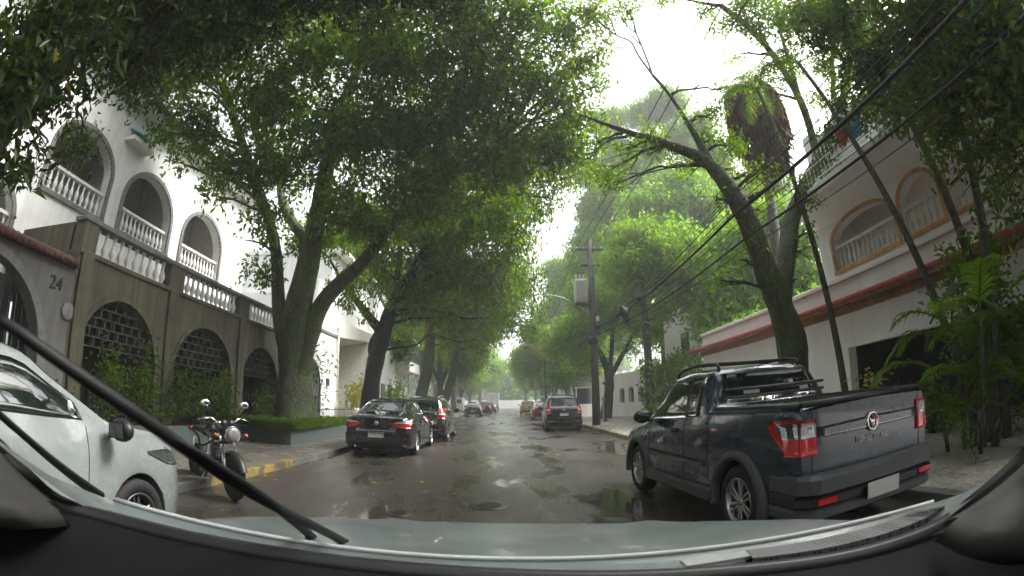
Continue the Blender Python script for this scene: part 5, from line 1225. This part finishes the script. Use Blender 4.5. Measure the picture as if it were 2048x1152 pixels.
# tree with ivy and the one in front of the wall
tv = tree('ivy_tree', 'slim trunk wrapped in big heart-shaped climber leaves beside the hedge', (7.25, 23.0, .1),
  [[(7.25, 23, .1, .26), (7.25, 23, 3.0, .22), (7.2, 23, 6.5, .16), (7.1, 23, 9, .08)]], [((6.8, 23.4, 8.2), 1.6), ((8.2, 22.8, 8.6), 1.6), ((7.4, 24, 10), 1.8), ((6.9, 23, 6.6), .9), ((8.1, 22.9, 5.6), .8)], M['leaf_mid'], M['bark'], .22, 80, seed=31)
P, D = crown_points([((0, -.05, z), (.42, .42, .5)) for z in np.arange(.8, 6.5, .5)], 55, 6, .2, 4, .8); V, F = leaf_arrays(P, D, .30, .8, 4); tri_mesh('ivy', V, F, M['leaf_bright'], tv)
tree('street_tree', 'short trunked bright tree before the cream boundary wall', (6.95, 32.2, .1),
  [[(6.95, 32.2, .1, .36), S(1218, 760, 32, .30), S(1205, 715, 32, .2), S(1185, 680, 32, .12)], [S(1220, 755, 32, .2), S(1250, 700, 32, .14), S(1270, 660, 32, .08)], [S(1218, 760, 32, .18), S(1224, 690, 32, .14), S(1230, 600, 32, .09)]],
  [A(1150, 660, 31, 1.5), A(1110, 690, 31.5, 1.1), A(1220, 620, 31, 2.0), A(1290, 640, 31.5, 1.8), A(1170, 590, 30, 1.5), A(1250, 530, 31, 2.2), A(1180, 710, 30.5, .8), A(1300, 560, 31, 1.6), A(1260, 700, 32, .7), A(1130, 730, 32, .6)],
  M['leaf_bright'], M['bark_moss'], .25, 62, group='street trees along the right kerb', seed=33)
BG = 'tall trees behind the right hand houses'
for i, (x, y, h, bl, lab, mm) in enumerate([
  (11.5, 33, 16, [A(1330, 480, 33, 2.4), A(1400, 430, 33, 2.4), A(1360, 380, 34, 2.2), A(1300, 420, 33, 2.0), A(1430, 520, 32, 2.2), A(1380, 600, 32, 2.2), A(1330, 650, 32, 1.6)], 'tall bright tree directly above the boundary wall end', 'leaf_bright'),
  (12.5, 22, 12, [A(1450, 620, 22, 1.6), A(1500, 560, 22, 1.6), A(1440, 560, 22, 1.4), A(1480, 490, 22, 1.6), A(1540, 600, 21, 1.4), A(1420, 640, 22, 1.0), A(1380, 560, 24, 1.6), A(1350, 500, 25, 1.6), A(1640, 560, 19, 1.0), A(1560, 440, 20, 1.4), A(1560, 520, 21, 1.4), A(1600, 560, 20, 1.2), A(1620, 480, 20, 1.0)], 'leafy green tree between the forked trunk and the balcony house', 'leaf_bright'),
  (9.0, 45, 20, [A(1230, 430, 45, 3.2), A(1290, 380, 45, 2.6), A(1200, 500, 44, 2.6), A(1170, 560, 43, 2.2), A(1250, 330, 45, 2.2), A(1300, 300, 45, 2.0), A(1220, 240, 46, 1.8), A(1330, 210, 46, 2.4), A(1200, 420, 46, 2.0), A(1190, 350, 46, 1.8), A(1230, 300, 46, 1.8), A(1180, 470, 45, 1.4), A(1210, 620, 42, 2.2), A(1250, 600, 42, 2.2), A(1360, 270, 46, 2), A(1390, 300, 46, 2.0), A(1280, 230, 47, 1.8)], 'very tall hazy tree whose top edges the open sky', 'leaf_bright'),
  (5.9, 64, 17, [A(1150, 600, 62, 3.2), A(1190, 560, 62, 3.2), A(1120, 640, 62, 3.0), A(1165, 530, 62, 2.4), A(1230, 600, 62, 3), A(1085, 670, 62, 2.4), A(1110, 540, 62, 1.6), A(1140, 700, 60, 3), A(1060, 720, 62, 2.2), A(1130, 575, 62, 2.0), A(1200, 650, 60, 3)], 'pale tall tree directly behind the transformer on the utility pole', 'leaf_bright'),
  (14, 40, 16, [A(1420, 320, 38, 2.0), A(1460, 400, 38, 2.4), A(1400, 250, 40, 1.6), A(1500, 440, 36, 2.4), A(1540, 380, 36, 2.0)], 'tall tree rising behind the dead palm', 'leaf_mid')]):
    bl = [(c, r_*1.3) for c, r_ in bl]
    tree('tall_tree', lab, (x, y, .1), [[(x, y, .1, .4), (x + .3, y, h*.35, .3), (x, y + .4, h*.7, .2), (x - .2, y, h, .08)]], bl, M[mm], M['bark'], .30, 52, group=BG, seed=40 + i, limb_r=.08)
# street tree prototypes for the far part of the street
def proto(name, label, loc, seed, m, h=9, size=.36, dens=30, group=None):
    r = random.Random(seed); x, y, z = loc
    st = [[(x, y, z, .34), (x + r.uniform(-.2, .2), y, z + h*.3, .26), (x + r.uniform(-.5, .5), y + r.uniform(-.4, .4), z + h*.62, .16), (x + r.uniform(-.8, .8), y, z + h*.9, .06)],
          [(x, y, z + h*.28, .18), (x + 1.2, y + .6, z + h*.55, .10), (x + 2.2, y + 1, z + h*.75, .05)], [(x, y, z + h*.25, .17), (x - 1.2, y - .4, z + h*.5, .10), (x - 2.1, y - .8, z + h*.72, .05)]]
    bl = [((x + 3.0*math.cos(a)*q, y + 3.0*math.sin(a)*q, z + h*hh), rr) for a, q, hh, rr in [(r.uniform(0, 6.3), r.uniform(.2, 1.1), r.uniform(.45, .98), r.uniform(1.3, 2.1)) for _ in range(13)]]
    return tree(name, label, loc, st, bl, m, M['bark'], size, dens, group, seed, limb_r=.06)
GL, GR = 'street trees along the left kerb', 'street trees along the right kerb'
pA = proto('street_tree', 'first dense tree beyond the fern-hung trunk on the left', (-5.6, 43, .1), 51, M['leaf_mid'], 11, group=GL)
pB = proto('street_tree', 'bright tree behind the concrete lamp pole', (6.6, 50, .1), 52, M['leaf_bright'], 9.5, group=GR)
pC = proto('street_tree', 'deep green tree above the grey lorry', (-5.8, 82, .1), 53, M['leaf_mid'], 9, group=GL)
for src, loc, rz, s, lab, g in [
  (pA, (-6.0, 58, .1), 1.2, 1.0, 'leafy tree over the black hatchback far on the left', GL), (pC, (-6.2, 70, .1), 2.2, 1.0, 'broad tree between the van and the lorry', GL),
  (pA, (6.2, 41, .1), 3.9, .66, 'low dark tree between the guard booth and the black off-roader', GR), (pB, (6.8, 62, .1), 2.0, 1.0, 'bright tree right beside the parasol', GR), (pC, (6.0, 73, .1), 4.4, 1.05, 'tree overhanging the road past the taxi', GR),
  (pB, (-4.8, 96, .1), 1.0, 1.2, 'bright round tree on the left where the street ends', GL), (pA, (4.4, 92, .1), 5.0, 1.0, 'dense tree on the right where the street ends', GR),
  (pC, (10.5, 56, .1), 0.6, 1.5, 'very large tree standing back from the right kerb', GR), (pA, (-10.5, 50, .1), 2.9, 1.35, 'large tree behind the pale building', GL), (pA, (-11, 34, .1), .4, 1.2, 'tree rising over the roof of the pale building', GL),
  (pB, (12, 75, .1), 4, 1.5, 'large pale tree far off behind the right kerb trees', GR), (pC, (-11, 78, .1), 3, 1.5, 'large tree far off behind the van', GL)]:
    o = dup(src, loc, rz, lab, s); o['group'] = g
for src, loc, rz, s, lab in [(pA, (-6.2, -7, .1), .7, 1.1, 'unseen tree added behind the camera on the left to block sky light'), (pC, (-6, -17, .1), 2.0, 1.2, 'second unseen tree added behind the camera on the left to block sky light'), (pC, (6.6, -8.5, .1), 3.3, 1.2, 'unseen tree added behind the camera on the right to block sky light'), (pA, (6.4, -19, .1), 5.0, 1.1, 'second unseen tree added behind the camera on the right to block sky light'), (pB, (0.5, -30, .1), 1.0, 1.4, 'unseen tree added far behind the camera to block sky light')]:
    o = dup(src, loc, rz, lab, s); o['group'] = 'unseen trees added behind the camera for shade'  # unseen occluders, added to cut sky light and darken reflections
# the far end: woods closing the street
r = np.random.default_rng(77); bl = []
for k in range(60):
    x = r.uniform(-34, 34); y = 118 + abs(x)*.25 + r.uniform(0, 20); bl.append(((x, y, r.uniform(2, 11 + abs(x)*.18)), (4, 3, 3)))
P, D = crown_points(bl, 5, 10, .9, 78, .4); V, F = leaf_arrays(P, D, 1.0, .55, 79); tri_mesh('far_woods', V, F, M['leaf_mid'], None, kind='stuff', label='hazy wood closing the far end of the street', cat='wood')
mb = MB(); mb.span((-20, 116, 0), (20, 116.4, 2.0), M['cream_wall']); mb.build('end_wall', label='low pale wall across the far end of the street', cat='wall')

# shrubs
def shrub(label, c, rad, m, size=.13, dens=260, seed=1, group=None, droop=.2, asp=.45, name='shrub'):
    t = thing(name, label, 'shrub', (c[0], c[1], c[2]), group=group); rs = random.Random(seed)
    rad = rad if hasattr(rad, '__len__') else (rad, rad, rad)
    bl = [((rs.uniform(-.4, .4)*rad[0], rs.uniform(-.4, .4)*rad[1], rad[2]*rs.uniform(.5, 1.35)), [q*rs.uniform(.55, .8) for q in rad]) for _ in range(5)]
    crown('foliage', t, bl, m, size, dens, 9, seed, droop, asp)
    mb = MB()
    for b in bl: limb(mb, (0, 0, 0), b[0], .02, .006, M['bark'], rs, 3, .2)
    mb.build('stem', parent=t); return t
GS = 'dark shrubs in the bed below the terrace arches'
for i, (y, h, rr, lab) in enumerate([(5.4, .35, .4, 'low dark shrub next to the gate wall'), (6.9, .72, .6, 'tall dark shrub in front of the first arch'), (8.1, .75, .62, 'full dark shrub filling the right half of the first arch'), (9.3, .6, .5, 'shrub before the pier between the first two arches'),
      (10.3, .65, .55, 'dark shrub inside the second arch'), (11.4, .7, .6, 'leggy shrub at the right of the second arch')]):
    shrub(lab, (-7.5, y, .45), (.46, rr*1.1, h*1.25), M['leaf_dark'], .11, 420, 60 + i, GS)
shrub('dark shrub against the third arch behind the planter', (-7.4, 13.6, .5), (.35, .9, .8), M['leaf_dark'], .12, 300, 71, GS)
shrub('bright yellow croton bush by the pale building porch', (-7.6, 24.4, .2), (.7, .9, 1.35), M['leaf_yellow'], .24, 90, 72)
shrub('green bush behind the black saloon roof against the white wall', (-7.0, 31.2, .2), (1.1, 1.4, 1.4), M['leaf_bright'], .22, 80, 73)
shrub('thin spiky plant growing against the big trunk and the white house', (-7.2, 17.6, .6), (.5, .5, 2.2), M['leaf_mid'], .24, 22, 74, asp=.14)
shrub('low yellow green shrub at the foot of the ivy tree', (7.6, 21.2, .13), (.5, .5, .6), M['leaf_yellow'], .16, 170, 75)
shrub('small bright plant with yellow tips beside the pickup roof', (7.7, 7.9, .13), (.4, .4, .85), M['leaf_yellow'], .14, 130, 76)
shrub('dark low bush in the garage shade behind the pickup bed', (8.0, 6.4, .13), (.6, .9, .8), M['leaf_dark'], .13, 260, 77)
shrub('tall dark shrub filling the space behind the palm clump', (7.5, 4.6, .13), (.7, 1.3, 1.7), M['leaf_dark'], .15, 260, 80)
shrub('vine covered shrub right of the palm clump', (6.9, 2.6, .13), (.8, 1.0, 1.5), M['leaf_dark'], .13, 240, 79)
# hedge
P, D = crown_points([((9.0 + dx, y, z), (.55, .8, .6)) for y in np.arange(20.6, 29.5, .9) for z in (.6, 1.5, 2.4, 3.1) for dx in (-.2, .3)], 70, 9, .22, 81, .3); V, F = leaf_arrays(P, D, .2, .6, 82)
tri_mesh('hedge', V, F, M['leaf_dark'], None, label='tall dark clipped hedge between the ivy tree and the balcony house', cat='hedge')
P, D = crown_points([((8.6, y, 4.0 + .3*math.sin(y)), (.6, .7, .5)) for y in np.arange(26.5, 33, 1.0)], 60, 9, .22, 83, .3); V, F = leaf_arrays(P, D, .2, .6, 84)
P, D = crown_points([((10.2, y, 3.5), (.7, .7, .45)) for y in np.arange(30.4, 36, .8)], 60, 9, .22, 83, .3); V, F = leaf_arrays(P, D, .22, .6, 84)
tri_mesh('hedge', V, F, M['leaf_bright'], None, label='bright green hedge showing over the cream boundary wall', cat='hedge')
# leaves climbing over the parapet of the balcony house
P, D = crown_points([((8.95, y, 4.12), (.14, .5, .09)) for y in np.arange(11.2, 20, .9)], 900, 8, .1, 85, .3); V, F = leaf_arrays(P, D, .09, .5, 86)
tri_mesh('creeper', V, F, M['leaf_bright'], None, label='thin creeper along the top of the balcony house parapet', cat='creeper')
# ground cover in the planter and bed
g = np.random.default_rng(90); n = 26000; U = g.uniform(0, 1, (n, 2)); Px = -5.35 - U[:, 0]*2.45; Py = 11.55 + U[:, 1]*5.6
P = np.stack([Px, Py, .54 + g.uniform(0, .16, n)], 1); D = g.normal(size=(n, 3)); D[:, 2] = abs(D[:, 2]) + .4
e = g.random(n) < .25; P[e, 1] = 11.5 + g.uniform(-.06, .1, e.sum()); P[e, 2] = .62 + g.uniform(-.10, .1, e.sum()); e2 = g.random(n) < .15; P[e2, 0] = -5.35 + g.uniform(-.05, .06, e2.sum())
V, F = leaf_arrays(P, D, .11, .16, 91); tri_mesh('ground_cover', V, F, M['leaf_mid'], None, kind='stuff', label='grassy ground cover spilling over the planter edge', cat='grass')
n = 240; P = np.stack([g.uniform(-4.1, 4.1, n), g.uniform(3, 60, n)**1.0, g.uniform(.004, .012, n)], 1); ed = g.random(n) < .5; P[ed, 0] = np.sign(P[ed, 0])*g.uniform(3.5, 4.1, ed.sum())
D = g.normal(size=(n, 3)); D[:, 2] = 0; V, F = leaf_arrays(P, D, .09, .5, 92, .05); V[:, 2] = np.maximum(V[:, 2], .003); tri_mesh('fallen_leaves', V, F, M['leaf_yellow'], None, kind='stuff', label='yellow leaves fallen on the wet road and gutters', cat='leaves')

# palms
def frond(PV, PF, rach, base, az, L, droop, rise, w, rs, n=26, m_off=0, lw=.035, vee=.5):
    """appends leaflets to arrays and the midrib to the mesh builder"""
    d0 = Vector((math.cos(az), math.sin(az), 0)); P = []
    for i in range(n + 1):
        t = i/n; P.append(Vector(base) + d0*(L*t*(1 - .25*t*droop)) + Vector((0, 0, rise*L*t - droop*L*t*t)))
    rach.tube(P[::2] + ([P[-1]] if n % 2 else []), [.018*(1 - i/(len(P[::2]) + 1)) + .003 for i in range(len(P[::2]) + (n % 2))], None, 5)
    for i in range(3, n + 1):
        t = i/n; d = (P[i] - P[i - 1]).normalized(); s = d.cross(Vector((0, 0, 1))).normalized(); u = s.cross(d)
        ln = w*math.sin(math.pi*min(1, t*.85 + .12))**.6
        for q in (1, -1):
            e = (s*q*.75 + d*.55 + u*vee*(.5 - .3*t) + Vector((rs.uniform(-.1, .1), rs.uniform(-.1, .1), -.25*rs.random()))).normalized(); b = len(PV)
            k = d*lw*.5; PV += [P[i] - k, P[i] + e*ln*.55 - k*.8 + Vector((0, 0, -.01)), P[i] + e*ln + Vector((0, 0, -ln*.28)), P[i] + e*ln*.55 + k*.8, P[i] + k]
            PF += [(b, b + 1, b + 4), (b + 1, b + 3, b + 4), (b + 1, b + 2, b + 3)]
def palm_clump(name, label, base, specs, m, cat='palm', group=None, trunk=None, stems=None):
    t = thing(name, label, cat, base, group=group); rs = random.Random(len(label)); PV, PF = [], []; rach = MB()
    for s in specs: frond(PV, PF, rach, *s, rs)
    tri_mesh('fronds', np.array([tuple(v) for v in PV]), np.array(PF), m, t); rach.mats = []; rach.build('midribs', M['leaf_mid'], t)
    if stems:
        mb = MB()
        for s in stems: mb.tube([Vector(p[:3]) for p in smooth_path(s, 4)], [q[3] for q in smooth_path(s, 4)], M['bark_palm'], 9)
        mb.build('trunk', parent=t)
    return t
rs = random.Random(5); sp = []; st = []
for k in range(34):
    a = rs.uniform(0, 6.28); bx, by = rs.uniform(-.5, .5), rs.uniform(-.6, .6); h = rs.uniform(.5, 2.0)
    sp.append(((bx, by, h), a, rs.uniform(1.0, 1.8), rs.uniform(.5, .85), rs.uniform(.5, 1.0), rs.uniform(.28, .42)))
    if k % 3 == 0: st.append([(bx*.6, by*.6, 0, .035), (bx, by, h, .025)])
palm_clump('areca_palm', 'dense green palm clump at the right edge beside the pickup tailgate', (6.25, 4.25, .13), sp, M['leaf_dark'], 'palm', stems=st)
TP = 'slender palm trunks in front of the balcony house'
def tall_palm(label, x, pts, h=9.5, seed=1):
    rs = random.Random(seed); a, b = pts; d = (b - a)/(b.z - a.z); base = a - d*(a.z - .13); top = a + d*(h - a.z)
    sp = [((top.x - base.x, top.y - base.y, h - .13), k*.785 + rs.uniform(-.2, .2), rs.uniform(1.5, 2.1), rs.uniform(.5, .9), rs.uniform(.3, .8), .45) for k in range(8)]
    palm_clump('slender_palm', label, (base.x, base.y, .13), sp, M['leaf_right'], 'palm', TP, stems=[[(0, 0, 0, .095), ((top.x - base.x)*.5, (top.y - base.y)*.5, h*.5, .075), (top.x - base.x, top.y - base.y, h - .1, .055)]])
tall_palm('leaning slender palm trunk nearest the forked tree, over the pickup roof', 7.5, (at(1680, 720, x=7.5), at(1600, 400, x=7.5)), 9.8, 1)
tall_palm('thin palm trunk crossing the first balcony arch', 7.9, (at(1885, 640, x=7.9), at(1735, 330, x=7.9)), 9.5, 2)
tall_palm('thick dark palm trunk crossing the middle balcony arches', 7.2, (at(1925, 480, x=7.2), at(1780, 170, x=7.2)), 9.0, 3)
tall_palm('palm trunk before the last balcony arch at the right edge', 6.9, (at(1975, 520, x=6.9), at(1955, 390, x=6.9)), 8.5, 4)
# dead palm with a skirt of brown fronds
t = thing('skirted_palm', 'tall palm with a thick skirt of dead brown fronds behind the wires', 'palm', (9.9, 14.2, .1))
mb = MB(); mb.tube([(0, 0, 0), (-.1, 0, 6), (.35, 0, 13.4)], [.22, .19, .17], M['bark_palm'], 12); mb.build('trunk', parent=t)
g = np.random.default_rng(95); n = 9000; th = g.uniform(0, 6.28, n); z = g.uniform(9.9, 13.3, n); q = .25 + .75*np.clip((z - 9.3)/2.0, .0, 1)*np.clip((13.9 - z)/1.0, .3, 1)*g.uniform(.5, 1.1, n)
P = np.stack([.1 + .03*z*.6 + q*np.cos(th), q*np.sin(th), z], 1); D = np.stack([.22*np.cos(th), .22*np.sin(th), -1 - 0*z], 1) + g.normal(size=(n, 3))*.12; V, F = leaf_arrays(P, D, .75, .07, 96); tri_mesh('dead_skirt', V, F, M['leaf_brown'], t)
rs = random.Random(8); PV, PF = [], []; rach = MB()
for k in range(16): frond(PV, PF, rach, Vector((.35, 0, 13.4)), k*.39 + .1, rs.uniform(1.6, 2.4), rs.uniform(.3, .8), rs.uniform(.2, .9), .5, rs)
tri_mesh('fronds', np.array([tuple(v) for v in PV]), np.array(PF), M['leaf_mid'], t); rach.mats = []; rach.build('midribs', M['leaf_mid'], t)
# ferns hanging on trunk and orange bromeliad on the lamp pole tree
rs = random.Random(3); c = at(880, 700, y=31)
palm_clump('hanging_fern', 'yellowish fern clump hanging from the straight trunk on the left', (c.x, c.y, c.z), [((0, 0, .6), k*.42, rs.uniform(.9, 1.3), 1.6, .5, .22) for k in range(15)], M['leaf_yellow'], 'fern')
c = at(1088, 690, y=43)
palm_clump('tufted_palm', 'small palm head with orange dead fronds near the concrete lamp pole', (c.x, c.y, c.z), [((0, 0, .3), k*.42, rs.uniform(1.0, 1.5), 1.5, .3, .25) for k in range(13)], M['leaf_orange'], 'palm', stems=[[(.1, 0, -c.z + .1, .12), (0, 0, .3, .1)]])

# ------------------------------------------------------------------ the car the camera rides in
def on_glass(px, py, off=0.0):
    d = ray(px, py); k = .45; t = (GZ(1.0) - CAM_H + k*1.0 - off)/(d.z + k*d.y); return EYE + d*t
def GZ(y): return 1.07
M['hood'] = simple('bonnet_paint', (.12, .14, .138), .42, 0, .25, 5, .35, .06, 120)
M['dash'] = simple('dash_plastic', (.008, .008, .009), .85, bmp=.15, bscale=200, var=.2, spec=.15)
M['pillar'] = simple('pillar_trim', (.035, .033, .029), .8, bmp=.1)
vm, vt, vb = nodes('vent_mesh'); M['vent'] = vm
vv = N(vt, 'ShaderNodeTexVoronoi'); vv.inputs['Scale'].default_value = 95; vv.inputs['Randomness'].default_value = .1; vt.links.new(ocoords(vt), vv.inputs['Vector'])
vt.links.new(ramp(vt, vv.outputs['Distance'], [(.28, .004), (.42, .10)]), vb.inputs['Base Color']); vb.inputs['Roughness'].default_value = .6
M['rubber'] = simple('wiper_rubber', (.012, .012, .013), .55)
oc = thing('own_car', 'grey green bonnet, wipers and dashboard of the car the picture is taken from', 'car', (0.03, 0, 0))
oc.rotation_euler = (0, math.radians(2.0), 0)
inv = Matrix.Rotation(math.radians(-2.0), 3, 'Y')
def incar(p): return inv @ (Vector(p) - Vector((.03, 0, 0)))
BORD = smooth_path([incar(at(a, b, y=c)) for a, b, c in ((-150, 720, .25), (-60, 835, .35), (0, 888, .42), (60, 950, .48), (130, 1003, .54), (290, 1047, .62), (640, 1112, .70), (1000, 1143, .74), (1400, 1140, .72), (1700, 1104, .66), (1870, 1048, .58), (1960, 985, .5), (2048, 905, .42), (2110, 835, .35), (2200, 720, .25))], 6)
HK = dict(z=[(.8, 1.102), (1.0, 1.085), (1.2, 1.055), (1.5, .995), (1.8, .932), (2.05, .86), (2.15, .74), (2.2, .45)], w=[(.8, .80), (1.5, .80), (1.9, .77), (2.05, .70), (2.15, .62), (2.2, .6)])
V = []; ys = list(np.linspace(.86, 2.2, 30)); nx = 36
for y in ys:
    z = kv(HK['z'], y, .05); w_ = kv(HK['w'], y, .05)
    for i in range(nx + 1):
        s = -1 + 2*i/nx; x = s*w_; k_ = max(0, abs(s) - .90)/.10
        cz = .016*s*s*max(0, 1.6 - y) - .35*k_**2.2*min(1, (y - .5)) + (.010*math.exp(-((abs(s) - .60)/.05)**2) if y < 1.95 else 0)
        V.append((x, y - .15*s*s, z + cz))
K = nx + 1; F = [[i*K + j, i*K + j + 1, (i + 1)*K + j + 1, (i + 1)*K + j] for i in range(len(ys) - 1) for j in range(nx)]
mb = MB(); mb.add(V, F, M['hood'], True); mb.build('bonnet', parent=oc)
def cowl(s): return Vector((s*.82, .855 - .15*s*s, 1.102 + .030*s*s))
def brd(s):
    u = (s + 1.1)/2.2*(len(BORD) - 1); k = int(min(max(u, 0), len(BORD) - 1.001)); return Vector(BORD[k]).lerp(Vector(BORD[k + 1]), u - k)
def brd_x(x):
    return Vector(min(BORD, key=lambda p: abs(p[0] - x)))
mb = MB(); mb.tube([cowl(-1 + i/14) + Vector((0, 0, .004)) for i in range(29)], .0045, M['white_lorry'], 6); mb.build('bonnet_highlight', parent=oc)  # pale tube stands in for the highlight along the bonnet's rear edge
mb = MB(); V = []
for i in range(29):
    s = -1 + i/14; a, b_ = cowl(s) + Vector((0, -.003, 0)), brd_x(cowl(s).x*.96) + Vector((0, .01, -.012)); c_ = a.lerp(b_, .5) + Vector((0, 0, -.012))
    V += [a, c_, b_]
mb.add(V, [[i*3 + j, (i + 1)*3 + j, (i + 1)*3 + j + 1, i*3 + j + 1] for i in range(28) for j in range(2)], M['hood'], True)
sc_ = mb.build('scuttle', parent=oc)
mb = MB()
V = []
for k in range(25):
    q = k/24; c0, c1 = cowl(.46 + .40*q), brd_x(.37 + .33*q)
    for u in (.35, .75): V += [c0.lerp(c1, u) + Vector((0, 0, .004)), c0.lerp(c1, u) + Vector((0, 0, -.02))]
mb.add(V, [[i*4, i*4 + 2, (i + 1)*4 + 2, (i + 1)*4] for i in range(24)] + [[i*4, (i + 1)*4, (i + 1)*4 + 1, i*4 + 1] for i in range(24)] + [[i*4 + 2, i*4 + 3, (i + 1)*4 + 3, (i + 1)*4 + 2] for i in range(24)], M['vent'])
mb.build('grille', parent=sc_)
mb = MB(); p = cowl(.37).lerp(brd_x(.29), .55); mb.box(p, (.13, .035, .006), M['galv']); mb.build('scuttle_label', parent=sc_)
mb = MB(); V = []
for i in range(85):
    p = brd(-1.1 + 2.2*i/84); V += [p + Vector((0, .012, -.012)), p + Vector((0, .008, .004)), p + Vector((0, -.03, .010)), p + Vector((0, -.035, -.02))]
mb.add(V, [[i*4 + j, (i + 1)*4 + j, (i + 1)*4 + (j + 1) % 4, i*4 + (j + 1) % 4] for i in range(84) for j in range(4)], M['black_trim'], True); mb.build('windscreen_border', parent=oc)
mb = MB(); V = []; nd = 9
for i in range(85):
    s = -1.1 + 2.2*i/84; p = brd(s)
    for j in range(nd + 1):
        t = j/nd; V.append((p.x, p.y - .03 + (-.15 - p.y)*t, p.z - .006 + .012*math.sin(t*3.1) - .16*t*t - .06*t))
K = nd + 1; mb.add(V, [[i*K + j, (i + 1)*K + j, (i + 1)*K + j + 1, i*K + j + 1] for i in range(84) for j in range(nd)], M['dash'], True); mb.build('dashboard', parent=oc)
def trim(name, top, bot, parent, m):
    A_, B_ = [incar(p) for p in smooth_path(top)], [incar(p) for p in smooth_path(bot)]; V = []; n = len(A_)
    for a, b_ in zip(A_, B_):
        nrm = Vector((0, 0, 1))
        for k in range(7):
            t = k/6; V.append(Vector(a).lerp(Vector(b_), t) + Vector((0, -.02, .012))*math.sin(math.pi*t))
    V += [v + Vector((0, .03, -.03)) for v in V]; q = n*7
    F = [[i*7 + k, i*7 + k + 1, (i + 1)*7 + k + 1, (i + 1)*7 + k] for i in range(n - 1) for k in range(6)]; F += [[q + x for x in f[::-1]] for f in F]
    F += [[i*7, (i + 1)*7, (i + 1)*7 + q, i*7 + q] for i in range(n - 1)] + [[(i*7 + 6), i*7 + 6 + q, (i + 1)*7 + 6 + q, (i + 1)*7 + 6] for i in range(n - 1)]
    mb = MB(); mb.add(V, F, m, True); return mb.build(name, parent=parent)
trim('windscreen_pillar', [at(118, 1012, y=.52), at(60, 965, y=.45), at(-10, 893, y=.38), at(-120, 760, y=.28)], [at(112, 1018, y=.47), at(50, 1016, y=.36), at(-30, 1012, y=.30), at(-160, 960, y=.2)], oc, M['pillar'])
trim('windscreen_pillar', [at(1893, 1042, y=.52), at(1960, 1000, y=.45), at(2050, 925, y=.38), at(2150, 800, y=.28)], [at(1900, 1050, y=.47), at(1975, 1078, y=.36), at(2080, 1092, y=.30), at(2200, 1040, y=.2)], oc, M['pillar'])
def wiper(pts, blade, label=None):
    P = [incar(on_glass(*p)) for p in pts]
    mb = MB(); mb.tube(smooth_path(P), [.005 + .010*(1 - i/(len(smooth_path(P)) - 1)) for i in range(len(smooth_path(P)))], M['rubber'], 8, flat=.6); mb.lathe([(.022, -.02), (.024, .01), (.012, .02)], P[0], 'z', M['rubber'], 14)
    w_ = mb.build('wiper_arm', parent=oc)
    B = [incar(on_glass(*p)) for p in blade]; mb = MB(); mb.tube(smooth_path(B), [.009 - .004*i/(len(smooth_path(B)) - 1) for i in range(len(smooth_path(B)))], M['rubber'], 6)
    mb.build('wiper_blade', parent=w_)
wiper([(668, 1130), (642, 1092), (560, 1020), (430, 930), (330, 868)], [(693, 1086), (640, 1058), (500, 985), (330, 868), (180, 765), (60, 680), (0, 640)])
wiper([(222, 1012), (150, 960), (60, 885), (0, 835)], [(205, 990), (120, 930), (30, 855), (-30, 800)])
# roof, doors and rear shell that enclose the cabin behind the lens
mb = MB(); mb.span((-.70, -2.2, 1.56), (.70, -.12, 1.60), M['pillar'], .01); mb.span((-.86, -2.2, .3), (-.84, .3, 1.06), M['dash']); mb.span((.84, -2.2, .3), (.86, .3, 1.06), M['dash']); mb.span((-.84, -2.25, .3), (.84, -2.2, 1.1), M['dash']); mb.build('cabin_shell', parent=oc)

# ------------------------------------------------------------------ rain haze
HAZE = 0.0024
if HAZE > 0:
    m = bpy.data.materials.new('haze'); m.use_nodes = True; t = m.node_tree; t.nodes.remove(t.nodes['Principled BSDF'])
    v = t.nodes.new('ShaderNodeVolumePrincipled'); v.inputs['Color'].default_value = (.93, .96, .95, 1); v.inputs['Density'].default_value = HAZE; v.inputs['Anisotropy'].default_value = .2
    t.links.new(v.outputs[0], t.nodes['Material Output'].inputs['Volume'])
    mb = MB(); mb.span((-60, -30, -1.1), (60, 165, 32), m); mb.build('haze', kind='stuff')
